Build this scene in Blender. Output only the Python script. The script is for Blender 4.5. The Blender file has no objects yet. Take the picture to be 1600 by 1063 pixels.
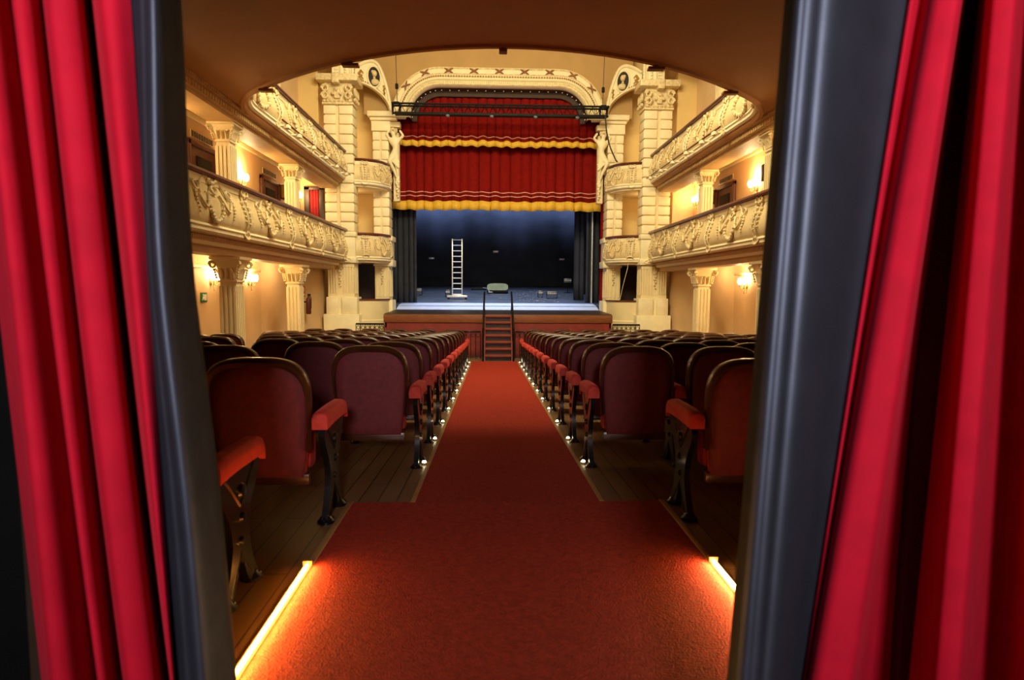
import bpy, bmesh, math, random
from math import sin, cos, pi, radians, sqrt, atan2
from mathutils import Vector, Matrix
random.seed(7)
SC = bpy.context.scene
COL = SC.collection

# ------------------------------------------------------------------ materials
def mat(name, col, rough=0.6, metal=0.0, var=0.12, scale=6.0, bump=0.0, bscale=60.0, sheen=0.0, emit=None, estr=0.0, coat=0.0, spec=0.5, stretch=(1, 1, 1)):
    m = bpy.data.materials.new(name); m.use_nodes = True
    nt = m.node_tree; b = nt.nodes['Principled BSDF']
    tc = nt.nodes.new('ShaderNodeTexCoord'); mp = nt.nodes.new('ShaderNodeMapping')
    mp.inputs['Scale'].default_value = stretch
    nt.links.new(tc.outputs['Object'], mp.inputs['Vector'])
    n = nt.nodes.new('ShaderNodeTexNoise'); n.inputs['Scale'].default_value = scale; n.inputs['Detail'].default_value = 4
    nt.links.new(mp.outputs['Vector'], n.inputs['Vector'])
    r = nt.nodes.new('ShaderNodeValToRGB')
    lo = [max(0, c * (1 - var)) for c in col]; hi = [min(1, c * (1 + var)) for c in col]
    r.color_ramp.elements[0].color = (*lo, 1); r.color_ramp.elements[1].color = (*hi, 1)
    r.color_ramp.elements[0].position = 0.3; r.color_ramp.elements[1].position = 0.7
    nt.links.new(n.outputs['Fac'], r.inputs['Fac']); nt.links.new(r.outputs['Color'], b.inputs['Base Color'])
    b.inputs['Roughness'].default_value = rough; b.inputs['Metallic'].default_value = metal
    b.inputs['Specular IOR Level'].default_value = spec
    if sheen:
        b.inputs['Sheen Weight'].default_value = sheen; b.inputs['Sheen Roughness'].default_value = 0.4
        b.inputs['Sheen Tint'].default_value = (*[min(1, c * 2 + .05) for c in col], 1)
    if coat: b.inputs['Coat Weight'].default_value = coat; b.inputs['Coat Roughness'].default_value = 0.15
    if bump:
        n2 = nt.nodes.new('ShaderNodeTexNoise'); n2.inputs['Scale'].default_value = bscale; n2.inputs['Detail'].default_value = 3
        nt.links.new(mp.outputs['Vector'], n2.inputs['Vector'])
        bp = nt.nodes.new('ShaderNodeBump'); bp.inputs['Strength'].default_value = bump; bp.inputs['Distance'].default_value = 0.01
        nt.links.new(n2.outputs['Fac'], bp.inputs['Height']); nt.links.new(bp.outputs['Normal'], b.inputs['Normal'])
    if emit:
        b.inputs['Emission Color'].default_value = (*emit, 1); b.inputs['Emission Strength'].default_value = estr
    return m

def wood_floor_mat():
    m = bpy.data.materials.new('plank_floor'); m.use_nodes = True
    nt = m.node_tree; b = nt.nodes['Principled BSDF']
    tc = nt.nodes.new('ShaderNodeTexCoord'); mp = nt.nodes.new('ShaderNodeMapping')
    mp.inputs['Rotation'].default_value = (0, 0, pi / 2)
    nt.links.new(tc.outputs['Object'], mp.inputs['Vector'])
    br = nt.nodes.new('ShaderNodeTexBrick'); br.inputs['Scale'].default_value = 1.0
    br.inputs['Brick Width'].default_value = 1.4; br.inputs['Row Height'].default_value = 0.12; br.inputs['Mortar Size'].default_value = 0.004
    br.inputs['Color1'].default_value = (.20, .105, .04, 1); br.inputs['Color2'].default_value = (.25, .135, .05, 1); br.inputs['Mortar'].default_value = (.05, .025, .01, 1)
    nt.links.new(mp.outputs['Vector'], br.inputs['Vector'])
    n = nt.nodes.new('ShaderNodeTexNoise'); n.inputs['Scale'].default_value = 9; n.inputs['Detail'].default_value = 6
    mp2 = nt.nodes.new('ShaderNodeMapping'); mp2.inputs['Scale'].default_value = (6, .6, 1)
    nt.links.new(tc.outputs['Object'], mp2.inputs['Vector']); nt.links.new(mp2.outputs['Vector'], n.inputs['Vector'])
    mx = nt.nodes.new('ShaderNodeMixRGB'); mx.blend_type = 'MULTIPLY'; mx.inputs['Fac'].default_value = .35
    nt.links.new(br.outputs['Color'], mx.inputs['Color1']); nt.links.new(n.outputs['Color'], mx.inputs['Color2'])
    nt.links.new(mx.outputs['Color'], b.inputs['Base Color'])
    b.inputs['Roughness'].default_value = .38
    return m

M = {}
M['cream'] = mat('cream_plaster', (.80, .67, .38), .55, var=.06, scale=3)
M['ivory'] = mat('ivory_moulding', (.86, .76, .48), .5, var=.05, scale=5)
M['relief'] = mat('gilded_relief', (.74, .60, .33), .42, var=.22, scale=14)
M['parapet'] = mat('parapet_plaster', (.70, .55, .28), .5, var=.10, scale=4)
M['wall'] = mat('peach_wall', (.70, .48, .25), .7, var=.05, scale=2, bump=.05)
M['wall_up'] = mat('ochre_wall', (.74, .52, .20), .7, var=.05, scale=2)
M['tan'] = mat('tan_front_wall', (.46, .28, .10), .75, var=.05, scale=2)
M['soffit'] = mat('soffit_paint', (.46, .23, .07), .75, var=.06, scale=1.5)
M['ceil'] = mat('ceiling_paint', (.80, .68, .44), .7, var=.04, scale=2)
M['gold'] = mat('dull_gold', (.45, .26, .07), .4, metal=.4, var=.2, scale=10)
M['railwood'] = mat('mahogany_rail', (.11, .022, .012), .35, var=.25, scale=8, coat=.3)
M['rim'] = mat('dark_varnished_wood', (.060, .017, .005), .30, var=.3, scale=9, coat=.25)
M['seatback'] = mat('maroon_plush', (.13, .012, .016), .75, var=.18, scale=30, bump=.15, bscale=220, sheen=.25)
M['seatred'] = mat('red_plush', (.42, .024, .012), .75, var=.15, scale=30, bump=.15, bscale=220, sheen=.35)
M['iron'] = mat('black_cast_iron', (.012, .011, .010), .3, metal=.6, var=.3, scale=20, coat=.3)
M['carpet'] = mat('red_carpet', (.32, .030, .015), .95, var=.22, scale=45, bump=.9, bscale=130, spec=.15)
M['brass'] = mat('brass_edging', (.42, .26, .10), .45, metal=.5, var=.1)
M['velvet'] = mat('crimson_velvet', (.52, .004, .024), .8, var=.10, scale=12, bump=.1, bscale=240, sheen=.35, spec=.2)
M['lining'] = mat('slate_satin', (.094, .104, .140), .57, metal=.88, var=.08, scale=10, bump=.06, bscale=260)
M['lining'].node_tree.nodes['Principled BSDF'].inputs['Specular Tint'].default_value = (.12, .12, .12, 1)
M['drape'] = mat('stage_red_velvet', (.20, .0045, .0025), .9, var=.15, scale=10, spec=.15)
M['fringe'] = mat('gold_fringe', (.74, .44, .03), .6, var=.18, scale=60, bump=.4, bscale=160)
M['braid'] = mat('pale_pink_braid', (.75, .36, .28), .6)
M['black'] = mat('black_paint', (.005, .005, .005), .65, var=.2, spec=.25)
M['blackcloth'] = mat('black_stage_cloth', (.020, .022, .032), .9, var=.25, scale=4)
M['cyc'] = mat('blue_grey_backcloth', (.030, .035, .05), .9, var=.25, scale=1.2, stretch=(1, 1, 2))
M['stagefloor'] = mat('black_stage_floor', (.06, .078, .12), .5, var=.35, scale=2.5, bump=.05)
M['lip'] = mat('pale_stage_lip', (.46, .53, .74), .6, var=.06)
M['apron'] = mat('dark_apron_boards', (.030, .022, .016), .45, var=.3, scale=5, stretch=(1, 8, 1))
M['stagewood'] = mat('brown_stage_panel', (.20, .062, .020), .45, var=.25, scale=4, stretch=(1, 1, 8))
M['stagered'] = mat('dark_red_stage_panel', (.20, .022, .012), .6, var=.2, scale=6)
M['alu'] = mat('aluminium', (.80, .80, .82), .35, metal=.7, var=.05)
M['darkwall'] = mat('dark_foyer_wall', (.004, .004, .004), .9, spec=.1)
M['darkwood'] = mat('dark_door_wood', (.040, .022, .014), .5, var=.25, scale=5)
M['doorred'] = mat('oxblood_door', (.10, .018, .012), .5, var=.2, scale=5)
M['glassshade'] = mat('lit_glass_shade', (.95, .85, .65), .4, emit=(1, .78, .42), estr=22)
M['lamp'] = mat('lit_lamp_panel', (.95, .9, .8), .4, emit=(1, .86, .60), estr=9)
M['led'] = mat('lit_led_strip', (.95, .8, .5), .4, emit=(1, .42, .07), estr=60)
M['ledw'] = mat('lit_led_white', (.95, .8, .5), .4, emit=(1, .55, .18), estr=60)
M['dot'] = mat('lit_aisle_light', (.95, .9, .8), .4, emit=(1, .84, .50), estr=14)
M['bulb'] = mat('lit_small_bulb', (.95, .9, .8), .4, emit=(1, .70, .38), estr=.25)
M['medal'] = mat('dark_medallion', (.014, .012, .014), .5)
M['green'] = mat('green_sign', (.02, .16, .05), .5)
M['white'] = mat('white_print', (.8, .8, .76), .5)
M['redsign'] = mat('red_sign', (.62, .03, .02), .5)
M['speaker'] = mat('brown_speaker', (.045, .028, .018), .6)
M['paleg'] = mat('pale_green_plastic', (.36, .50, .42), .35, var=.15)
M['cable'] = mat('black_cable', (.015, .013, .012), .6)
M['wirew'] = mat('pale_wire', (.62, .54, .38), .6)
M['floor'] = wood_floor_mat()
M['xmotif'] = mat('bronze_bow', (.28, .11, .035), .5, var=.2)
M['doorcurt'] = mat('door_red_cloth', (.30, .008, .010), .85)
M['edgelamp'] = mat('brown_lamp_box', (.30, .15, .055), .6)
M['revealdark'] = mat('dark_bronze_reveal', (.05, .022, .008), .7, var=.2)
M['greybox'] = mat('grey_metal_case', (.16, .17, .20), .45, metal=.3)
M['amber'] = mat('stained_fascia', (.60, .40, .17), .55, var=.08, scale=5)

# ------------------------------------------------------------------ mesh builder
class MB:
    def __init__(s): s.v = []; s.f = []
    def add(s, vs, fs):
        o = len(s.v); s.v += [tuple(v) for v in vs]; s.f += [tuple(i + o for i in f) for f in fs]
    def box(s, x0, x1, y0, y1, z0, z1, b=0.0):
        if x0 > x1: x0, x1 = x1, x0
        if y0 > y1: y0, y1 = y1, y0
        if z0 > z1: z0, z1 = z1, z0
        if b <= 0:
            vs = [(x, y, z) for z in (z0, z1) for y in (y0, y1) for x in (x0, x1)]
            s.add(vs, [(0, 2, 3, 1), (4, 5, 7, 6), (0, 1, 5, 4), (2, 6, 7, 3), (0, 4, 6, 2), (1, 3, 7, 5)])
        else:
            bm = bmesh.new(); bmesh.ops.create_cube(bm, size=1)
            for v in bm.verts: v.co = Vector(((x0 + x1) / 2 + v.co.x * (x1 - x0), (y0 + y1) / 2 + v.co.y * (y1 - y0), (z0 + z1) / 2 + v.co.z * (z1 - z0)))
            bmesh.ops.bevel(bm, geom=bm.edges[:], offset=b, segments=2, profile=.5, affect='EDGES')
            bm.verts.index_update(); s.add([v.co for v in bm.verts], [[v.index for v in f.verts] for f in bm.faces]); bm.free()
        return s
    def prism(s, poly, fn0, fn1):
        n = len(poly); a = [fn0(p) for p in poly]; b = [fn1(p) for p in poly]
        s.add(a + b, [tuple(range(n - 1, -1, -1)), tuple(range(n, 2 * n))] + [(i, (i + 1) % n, n + (i + 1) % n, n + i) for i in range(n)])
        return s
    def tube(s, path, r, n=8, closed=False, cap=True, flat=1.0):
        P = [Vector(p) for p in path]; m = len(P); rs = r if isinstance(r, (list, tuple)) else [r] * m
        vs = []; prev = None
        for i in range(m):
            if closed: t = P[(i + 1) % m] - P[i - 1]
            else: t = P[min(i + 1, m - 1)] - P[max(i - 1, 0)]
            if t.length < 1e-9: t = Vector((0, 0, 1))
            t.normalize()
            if prev is None:
                up = Vector((0, 0, 1)) if abs(t.z) < .9 else Vector((1, 0, 0))
                a = t.cross(up).normalized()
            else:
                a = (prev - t * prev.dot(t))
                a = a.normalized() if a.length > 1e-6 else t.orthogonal().normalized()
            prev = a; b = t.cross(a)
            for k in range(n):
                q = 2 * pi * k / n; vs.append(P[i] + a * cos(q) * rs[i] + b * sin(q) * rs[i] * flat)
        fs = []
        for i in range(m if closed else m - 1):
            j = (i + 1) % m
            for k in range(n): fs.append((i * n + k, i * n + (k + 1) % n, j * n + (k + 1) % n, j * n + k))
        if cap and not closed: fs += [tuple(range(n - 1, -1, -1)), tuple((m - 1) * n + k for k in range(n))]
        s.add(vs, fs); return s
    def lathe(s, prof, c=(0, 0, 0), n=24, axis='z'):
        vs = []; m = len(prof)
        for r, z in prof:
            for k in range(n):
                q = 2 * pi * k / n
                p = (r * cos(q), r * sin(q), z)
                if axis == 'y': p = (p[0], p[2], p[1])
                if axis == 'x': p = (p[2], p[0], p[1])
                vs.append((c[0] + p[0], c[1] + p[1], c[2] + p[2]))
        fs = [(i * n + k, i * n + (k + 1) % n, (i + 1) * n + (k + 1) % n, (i + 1) * n + k) for i in range(m - 1) for k in range(n)]
        fs += [tuple(range(n - 1, -1, -1)), tuple((m - 1) * n + k for k in range(n))]
        s.add(vs, fs); return s
    def ball(s, c, r, n=8, m=5, sx=1, sy=1, sz=1):
        vs = [(c[0], c[1], c[2] - r * sz)]
        for i in range(1, m):
            a = -pi / 2 + pi * i / m
            for k in range(n): vs.append((c[0] + r * sx * cos(a) * cos(2 * pi * k / n), c[1] + r * sy * cos(a) * sin(2 * pi * k / n), c[2] + r * sz * sin(a)))
        vs.append((c[0], c[1], c[2] + r * sz)); L = len(vs) - 1
        fs = [(0, 1 + (k + 1) % n, 1 + k) for k in range(n)]
        for i in range(m - 2):
            for k in range(n): a = 1 + i * n; fs.append((a + k, a + (k + 1) % n, a + n + (k + 1) % n, a + n + k))
        a = 1 + (m - 2) * n; fs += [(a + k, a + (k + 1) % n, L) for k in range(n)]
        s.add(vs, fs); return s
    def grid(s, rows, closed=False):
        m = len(rows); n = len(rows[0])
        vs = [p for r in rows for p in r]
        fs = [(i * n + k, i * n + (k + 1) % n, (i + 1) * n + (k + 1) % n, (i + 1) * n + k) for i in range(m - 1) for k in range(n if closed else n - 1)]
        s.add(vs, fs); return s
    def shift(s, mtx): s.v = [tuple(mtx @ Vector(v)) for v in s.v]; return s
    def build(s, name, m, parent=None, smooth=True, ang=38, thick=0.0):
        me = bpy.data.meshes.new(name); me.from_pydata(s.v, [], s.f)
        bm = bmesh.new(); bm.from_mesh(me); bmesh.ops.recalc_face_normals(bm, faces=bm.faces[:]); bm.to_mesh(me); bm.free()
        if smooth:
            me.polygons.foreach_set('use_smooth', [True] * len(me.polygons)); me.set_sharp_from_angle(angle=radians(ang))
        for mm in (m if isinstance(m, (list, tuple)) else [m]): me.materials.append(mm)
        o = bpy.data.objects.new(name, me); COL.objects.link(o)
        if parent is not None: o.parent = parent
        if thick:
            md = o.modifiers.new('solid', 'SOLIDIFY'); md.thickness = thick; md.offset = 0
        return o

def tag(o, label, cat, group=None, kind=None):
    o['label'] = label; o['category'] = cat
    if group: o['group'] = group
    if kind: o['kind'] = kind
    return o
def thing(name, label, cat, loc=(0, 0, 0), rz=0, group=None):
    o = bpy.data.objects.new(name, None); COL.objects.link(o); o.location = loc; o.rotation_euler = (0, 0, rz); o.empty_display_size = .1
    return tag(o, label, cat, group)
def struct(o): o['kind'] = 'structure'; return o
KIDS = {}
def dup(root, label=None, group=None):
    def cp(o, par):
        c = o.copy(); COL.objects.link(c)
        if par is not None: c.parent = par
        for k in [x for x in ALLOBJ() if x.parent is o]: cp(k, c)
        return c
    def ALLOBJ():
        if root.name not in KIDS: KIDS[root.name] = list(root.children_recursive)
        return KIDS[root.name]
    r = cp(root, None)
    if label: r['label'] = label
    if group: r['group'] = group
    return r
def catmull(P, n=6):
    out = []
    for i in range(len(P) - 1):
        p0 = P[max(i - 1, 0)]; p1 = P[i]; p2 = P[i + 1]; p3 = P[min(i + 2, len(P) - 1)]
        for k in range(n):
            t = k / n
            out.append(tuple(.5 * (2 * b + (c - a) * t + (2 * a - 5 * b + 4 * c - d) * t * t + (3 * b - a - 3 * c + d) * t ** 3) for a, b, c, d in zip(p0, p1, p2, p3)))
    out.append(tuple(P[-1])); return out

# ------------------------------------------------------------------ place
AX = -.135              # aisle centre; hall centre is x = 0
Y0 = 3.73; SL = .047; YE = 14.6
def fz(y): return 0.0 if y <= Y0 else -SL * (min(y, YE) - Y0)
WX = 5.55
SIDE = {-1: 'left', 1: 'right'}

# floor
m = MB(); ys = [-2.6, 0, 1.5, Y0] + [Y0 + i for i in range(1, 11)] + [YE, 15.6, 17, 18.2]
rows = [[(-6.2, y, fz(y)), (0, y, fz(y)), (6.2, y, fz(y))] for y in ys]
low = [[(p[0], p[1], p[2] - .2) for p in r] for r in rows]
m.grid(rows); m.grid(low)
struct(m.build('floor', M['floor']))

# side walls
for s in (-1, 1):
    m = MB(); m.box(s * WX, s * (WX + .2), 1.2, 19.2, -1, 9.0)
    struct(m.build('wall_' + SIDE[s], M['wall']))
    m = MB(); m.prism([(WX + .05, 14.3), (WX - .0, 14.3), (4.96, 17.38), (4.96, 17.6), (WX + .05, 17.6)], lambda p: (s * p[0], p[1], -1), lambda p: (s * p[0], p[1], 1.95))
    struct(m.build('wall_' + SIDE[s] + '_lower', M['wall']))
    m = MB(); m.box(s * 4.95, s * WX, 17.45, 17.65, 2.2, 4.55)
    struct(m.build('wall_' + SIDE[s] + '_end', M['wall']))
    m = MB(); m.box(s * 5.01, s * WX, 17.45, 17.65, 4.6, 9)
    struct(m.build('wall_' + SIDE[s] + '_gallery', M['wall_up']))
# partition between foyer and hall, doorway hidden behind the curtains
m = MB(); m.box(-6, -1.28, 1.55, 1.75, 0, 4.25); m.box(.85, 6, 1.55, 1.75, 0, 4.25); m.box(-1.28, .85, 1.55, 1.75, 2.75, 4.25)
struct(m.build('wall_back', M['darkwall']))
for s, x in ((-1, -1.34), (1, .91)):
    m = MB(); m.box(x - .07, x + .07, 1.50, 1.78, 0, 2.8, .01); struct(m.build('trim_%d' % (1 if s < 0 else 2), M['darkwood']))
# foyer shell
m = MB(); m.box(-3, 3, -2.8, -2.6, -.2, 3.2); struct(m.build('wall_foyer_back', M['darkwall']))
m = MB(); m.box(-3.1, -2.9, -2.7, 1.55, -.2, 3.2); struct(m.build('wall_foyer_left', M['darkwall']))
m = MB(); m.box(2.9, 3.1, -2.7, 1.55, -.2, 3.2); struct(m.build('wall_foyer_right', M['darkwall']))
m = MB(); m.box(-3, 3, -2.7, 1.55, 3.1, 3.2); struct(m.build('ceiling_foyer', M['darkwall']))
# ceiling
m = MB(); m.box(-5.7, 5.7, 4, 19.4, 8.9, 9.0); struct(m.build('ceiling', M['ceil']))
for s in (-1, 1):
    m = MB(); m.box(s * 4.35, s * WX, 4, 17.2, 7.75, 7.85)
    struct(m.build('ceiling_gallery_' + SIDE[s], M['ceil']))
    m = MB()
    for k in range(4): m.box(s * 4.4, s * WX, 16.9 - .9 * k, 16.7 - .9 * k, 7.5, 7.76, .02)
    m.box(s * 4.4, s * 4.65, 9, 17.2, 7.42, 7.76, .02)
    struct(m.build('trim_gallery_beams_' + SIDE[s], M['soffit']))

# ------------------------------------------------------------------ parapets
class Para:
    """A curve in plan; inside = the hall side. prof = list of (outward, z)."""
    def __init__(s, pts, prof, inside):
        s.P = [Vector((p[0], p[1])) for p in pts]; s.prof = prof
        s.L = [0]
        for a, b in zip(s.P, s.P[1:]): s.L.append(s.L[-1] + (b - a).length)
        s.N = []
        for i in range(len(s.P)):
            t = (s.P[min(i + 1, len(s.P) - 1)] - s.P[max(i - 1, 0)]).normalized(); n = Vector((-t.y, t.x))
            mid = inside(s.P[i])
            if n.dot(mid - s.P[i]) < 0: n = -n
            s.N.append(n)
    def at(s, d):
        d = max(0, min(s.L[-1], d)); i = 0
        while i < len(s.L) - 2 and s.L[i + 1] < d: i += 1
        t = (d - s.L[i]) / max(1e-9, s.L[i + 1] - s.L[i])
        return s.P[i].lerp(s.P[i + 1], t), s.N[i].lerp(s.N[i + 1], t).normalized()
    def out(s, z):
        pr = s.prof
        for (o0, z0), (o1, z1) in zip(pr, pr[1:]):
            if min(z0, z1) <= z <= max(z0, z1) and abs(z1 - z0) > 1e-6: return o0 + (o1 - o0) * (z - z0) / (z1 - z0)
        return pr[0][0] if z > pr[0][1] else pr[-1][0]
    def pt(s, d, z, off=0):
        p, n = s.at(d); q = p + n * (s.out(z) + off); return (q.x, q.y, z)
    def sweep(s, prof, d0=None, d1=None, step=None):
        if d0 is None: st = list(zip(s.P, s.N))
        else:
            k = max(1, int((d1 - d0) / (step or .3))); st = [s.at(d0 + (d1 - d0) * i / k) for i in range(k + 1)]
        rows = [[(*(p + n * o), z) for o, z in prof] for p, n in st]
        m = MB(); m.grid([[(v[0], v[1], v[2]) for v in r] for r in rows], closed=True)
        m.f.append(tuple(range(len(prof)))); m.f.append(tuple((len(rows) - 1) * len(prof) + k for k in range(len(prof))))
        return m
def hermite_prof(prof, n=4): return catmull(prof, n)

def garland(pa, d, zt, w, h, name='garland', par=None):
    """swag of fruit: two scrolls, U of beads, side drops, bow"""
    m = MB(); bz = lambda u, v, o=.02: pa.pt(d + u * w, zt + v * h, o)
    def bead(u, v, r, o=.02, sx=1): m.ball(bz(u, v, o), r, 6, 4, sz=sx)
    for i in range(15):
        t = i / 14; a = pi * t
        bead(.16 * cos(a) + .03, -.30 - .62 * sin(a) ** .8, h * (.030 + .040 * sin(a)), .03)
    for k in (-1, 1):
        m.tube([bz(k * (.02 + .30 * t), -.05 - .30 * t + .26 * sin(pi * t), .03) for t in [i / 8 for i in range(9)]], [h * .05 * (1 - .5 * i / 8) for i in range(9)], 6)
        m.tube([bz(k * (.12 + .24 * t), -.28 - .36 * sin(pi * t * .9), .03) for t in [i / 8 for i in range(9)]], h * .032, 6)
        m.tube([bz(k * (.36 + .05 * cos(q)), -.20 + .09 * sin(q), .03) for q in [2 * pi * i / 10 for i in range(10)]], h * .03, 5, closed=True)
        for i in range(6): bead(k * (.40 + .02 * sin(i)), -.36 - .085 * i, h * (.055 - .006 * i), .02)
    for k in (-.07, 0, .07): bead(k, -.05 + abs(k), h * .075, .035)
    m.tube([bz(.06 * cos(q), -.2 + .08 * sin(q), .04) for q in [2 * pi * i / 10 for i in range(10)]], h * .035, 5, closed=True)
    return m.build(name, M['relief'], par)
def wreath(pa, d, zt, w, h, par):
    m = MB(); bz = lambda u, v, o=.02: pa.pt(d + u * w, zt + v * h, o)
    for i in range(22):
        a = 2 * pi * i / 22; m.ball(bz(.27 * cos(a), -.48 + .40 * sin(a), .03), h * (.055 + .015 * (i % 2)), 6, 4)
    for k in (-.10, 0, .10): m.ball(bz(k, -.90, .03), h * .06, 6, 4)
    return m.build('wreath', M['relief'], par)
def console(pa, d, zt, h, par, w=.20):
    m = MB(); bz = lambda u, v, o=.02: pa.pt(d + u * w, zt + v * h, o)
    for k in (-.5, .5):
        m.tube([bz(k * (1 - .35 * t), -.02 - .98 * t, .025) for t in [i / 9 for i in range(10)]], h * .028, 6)
        m.tube([bz(k * .7 + .28 * cos(q) * (1 if k > 0 else -1), -.04 + .07 * sin(q), .05) for q in [2 * pi * i / 9 for i in range(9)]], h * .03, 5, closed=True)
        for i in range(5): m.ball(bz(k * 1.3, -.28 - .11 * i, .015), h * (.05 - .005 * i), 6, 4)
    for i in range(6): m.ball(bz(0, -.12 - .13 * i, .03), h * (.062 - .006 * i), 6, 4)
    m.tube([bz(.5 * cos(q), -1.04 + .09 * sin(q), .05) for q in [2 * pi * i / 9 for i in range(9)]], h * .04, 5, closed=True)
    return m.build('console', M['relief'], par)
def dentils(pa, o, z0, z1, d0, d1, gap, dep, par, name='dentil_moulding', mt='ivory'):
    m = MB(); d = d0
    while d < d1 - gap * .3:
        a, n = pa.at(d); b, n2 = pa.at(d + gap * .72)
        q = [a + n * (o - .01), a + n * (o + dep), b + n2 * (o + dep), b + n2 * (o - .01)]
        m.prism([(v.x, v.y) for v in q], lambda p: (p[0], p[1], z0), lambda p: (p[0], p[1], z1)); d += gap
    return m.build(name, M[mt], par, smooth=False)

def parapet_parts(pa, zr, root, zb, belly, railw=.11, joints=None, back=-.16):
    """zr rail top, zb bottom of parapet"""
    H = zr - zb
    body = pa.prof
    pr = [(o, z) for o, z in body] + [(back, body[-1][1]), (back, body[0][1])]
    pa.sweep(pr).build('parapet', M['parapet'], root, ang=30)
    rail = [(railw, zr - .075), (railw + .02, zr - .05), (railw, zr - .01), (railw - .04, zr), (back, zr), (back - .03, zr - .03), (back, zr - .075)]
    pa.sweep(rail).build('handrail', M['railwood'], root, ang=30)
    o = pa.out(zb + .05)
    mo = [(o + .0, zb + .12), (o + .06, zb + .11), (o + .075, zb + .075), (o + .05, zb + .05), (o + .05, zb + .01), (o + .02, zb - .015), (back, zb - .015), (back, zb + .12)]
    pa.sweep(mo).build('bottom_moulding', M['ivory'], root, ang=30)
    zt = zr - .075
    tm = [(pa.out(zt) - .01, zt), (pa.out(zt) + .045, zt - .01), (pa.out(zt) + .03, zt - .06), (pa.out(zt - .1) + .012, zt - .10), (pa.out(zt - .1) - .03, zt - .10)]
    pa.sweep(tm).build('top_moulding', M['ivory'], root, ang=30)

HX = 4.35
def profile(zr, zb, belly=.14, top=.02):
    H = zr - zb
    return hermite_prof([(top, zr - .03), (top, zr - .12), (top + .03, zr - .30 * H), (belly * .8, zr - .50 * H), (belly, zr - .68 * H), (belly * .75, zr - .84 * H), (belly * .35, zb + .10), (belly * .35, zb)], 3)

# ---- lower balconies (left, right)
LZ, LB = 3.0, 2.14
for s in (-1, 1):
    root = thing('balcony', 'long lower balcony with mahogany handrail on the %s side of the hall' % SIDE[s], 'balcony', group='side balconies')
    pts = [(s * HX, 17.28 - i * .5) for i in range(31)]
    pa = Para(pts, profile(LZ, LB), lambda p: Vector((0, p.y)))
    parapet_parts(pa, LZ, root, LB, .14)
    dentils(pa, .05, LB + .14, LB + .20, .1, 14.9, .075, .05, root)
    # beam above the piers, with step mouldings
    beam = [(-.12, LB), (-.10, LB - .03), (-.10, LB - .10), (-.16, LB - .11), (-.16, LB - .17), (-.22, LB - .18), (-.22, 1.87), (-.62, 1.87), (-.62, LB)]
    pa.sweep(beam).build('beam', M['amber'], root, ang=25)
    dentils(pa, -.10, LB - .085, LB - .035, .1, 14.9, .06, .025, root, 'beam_dentil_moulding', 'amber')
    m = MB(); m.box(s * (HX + .12), s * WX, 1.8, 17.45, 1.98, 2.14); m.build('floor_slab', M['ceil'], root)
    for i, y in enumerate((16.95, 14.75, 12.5, 10.25, 8.0, 5.75)): console(pa, 17.28 - y, LZ - .10, .68, root)
    for y in (15.85, 13.6, 11.35, 9.1, 6.9): garland(pa, 17.28 - y, LZ - .13, 1.45, .62, par=root)
# ---- upper balcony: horseshoe
UZ, UB = 5.15, 4.36
YC = 10.9
pts = [(-HX, 17.28 - i * .5) for i in range(13)]
half = [(0, 7.71)] + [(x, 7.71 + .132 * x * x) for x in (.3, .6, .9, 1.2, 1.5, 1.8, 2.1, 2.4, 2.7, 3.0, 3.3, 3.6, 3.85)]
h1 = half[-1]
for i in range(1, 8):
    t = i / 8; c = (HX, 10.22); half.append((h1[0] * (1 - t) ** 2 + 2 * c[0] * t * (1 - t) + HX * t * t, h1[1] * (1 - t) ** 2 + 2 * c[1] * t * (1 - t) + YC * t * t))
half.append((HX, YC))
pts += [(-x, y) for x, y in reversed(half)] + half[1:]
right = [(HX, 17.28 - i * .5) for i in range(13)]
pts += list(reversed(right))
root = thing('horseshoe_balcony', 'upper horseshoe balcony curving round above the stalls, its plain brown underside overhead', 'balcony')
pa = Para(pts, profile(UZ, UB), lambda p: Vector((0, max(p.y, YC + .3))))
parapet_parts(pa, UZ, root, UB, .14)
S1 = 17.28 - YC; LT = pa.L[-1]
dentils(pa, .05, UB + .13, UB + .20, S1 - .6, S1 + 2.2, .11, .05, root)
dentils(pa, .05, UB + .13, UB + .20, LT - S1 - 2.2, LT - S1 + .6, .11, .05, root)
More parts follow.
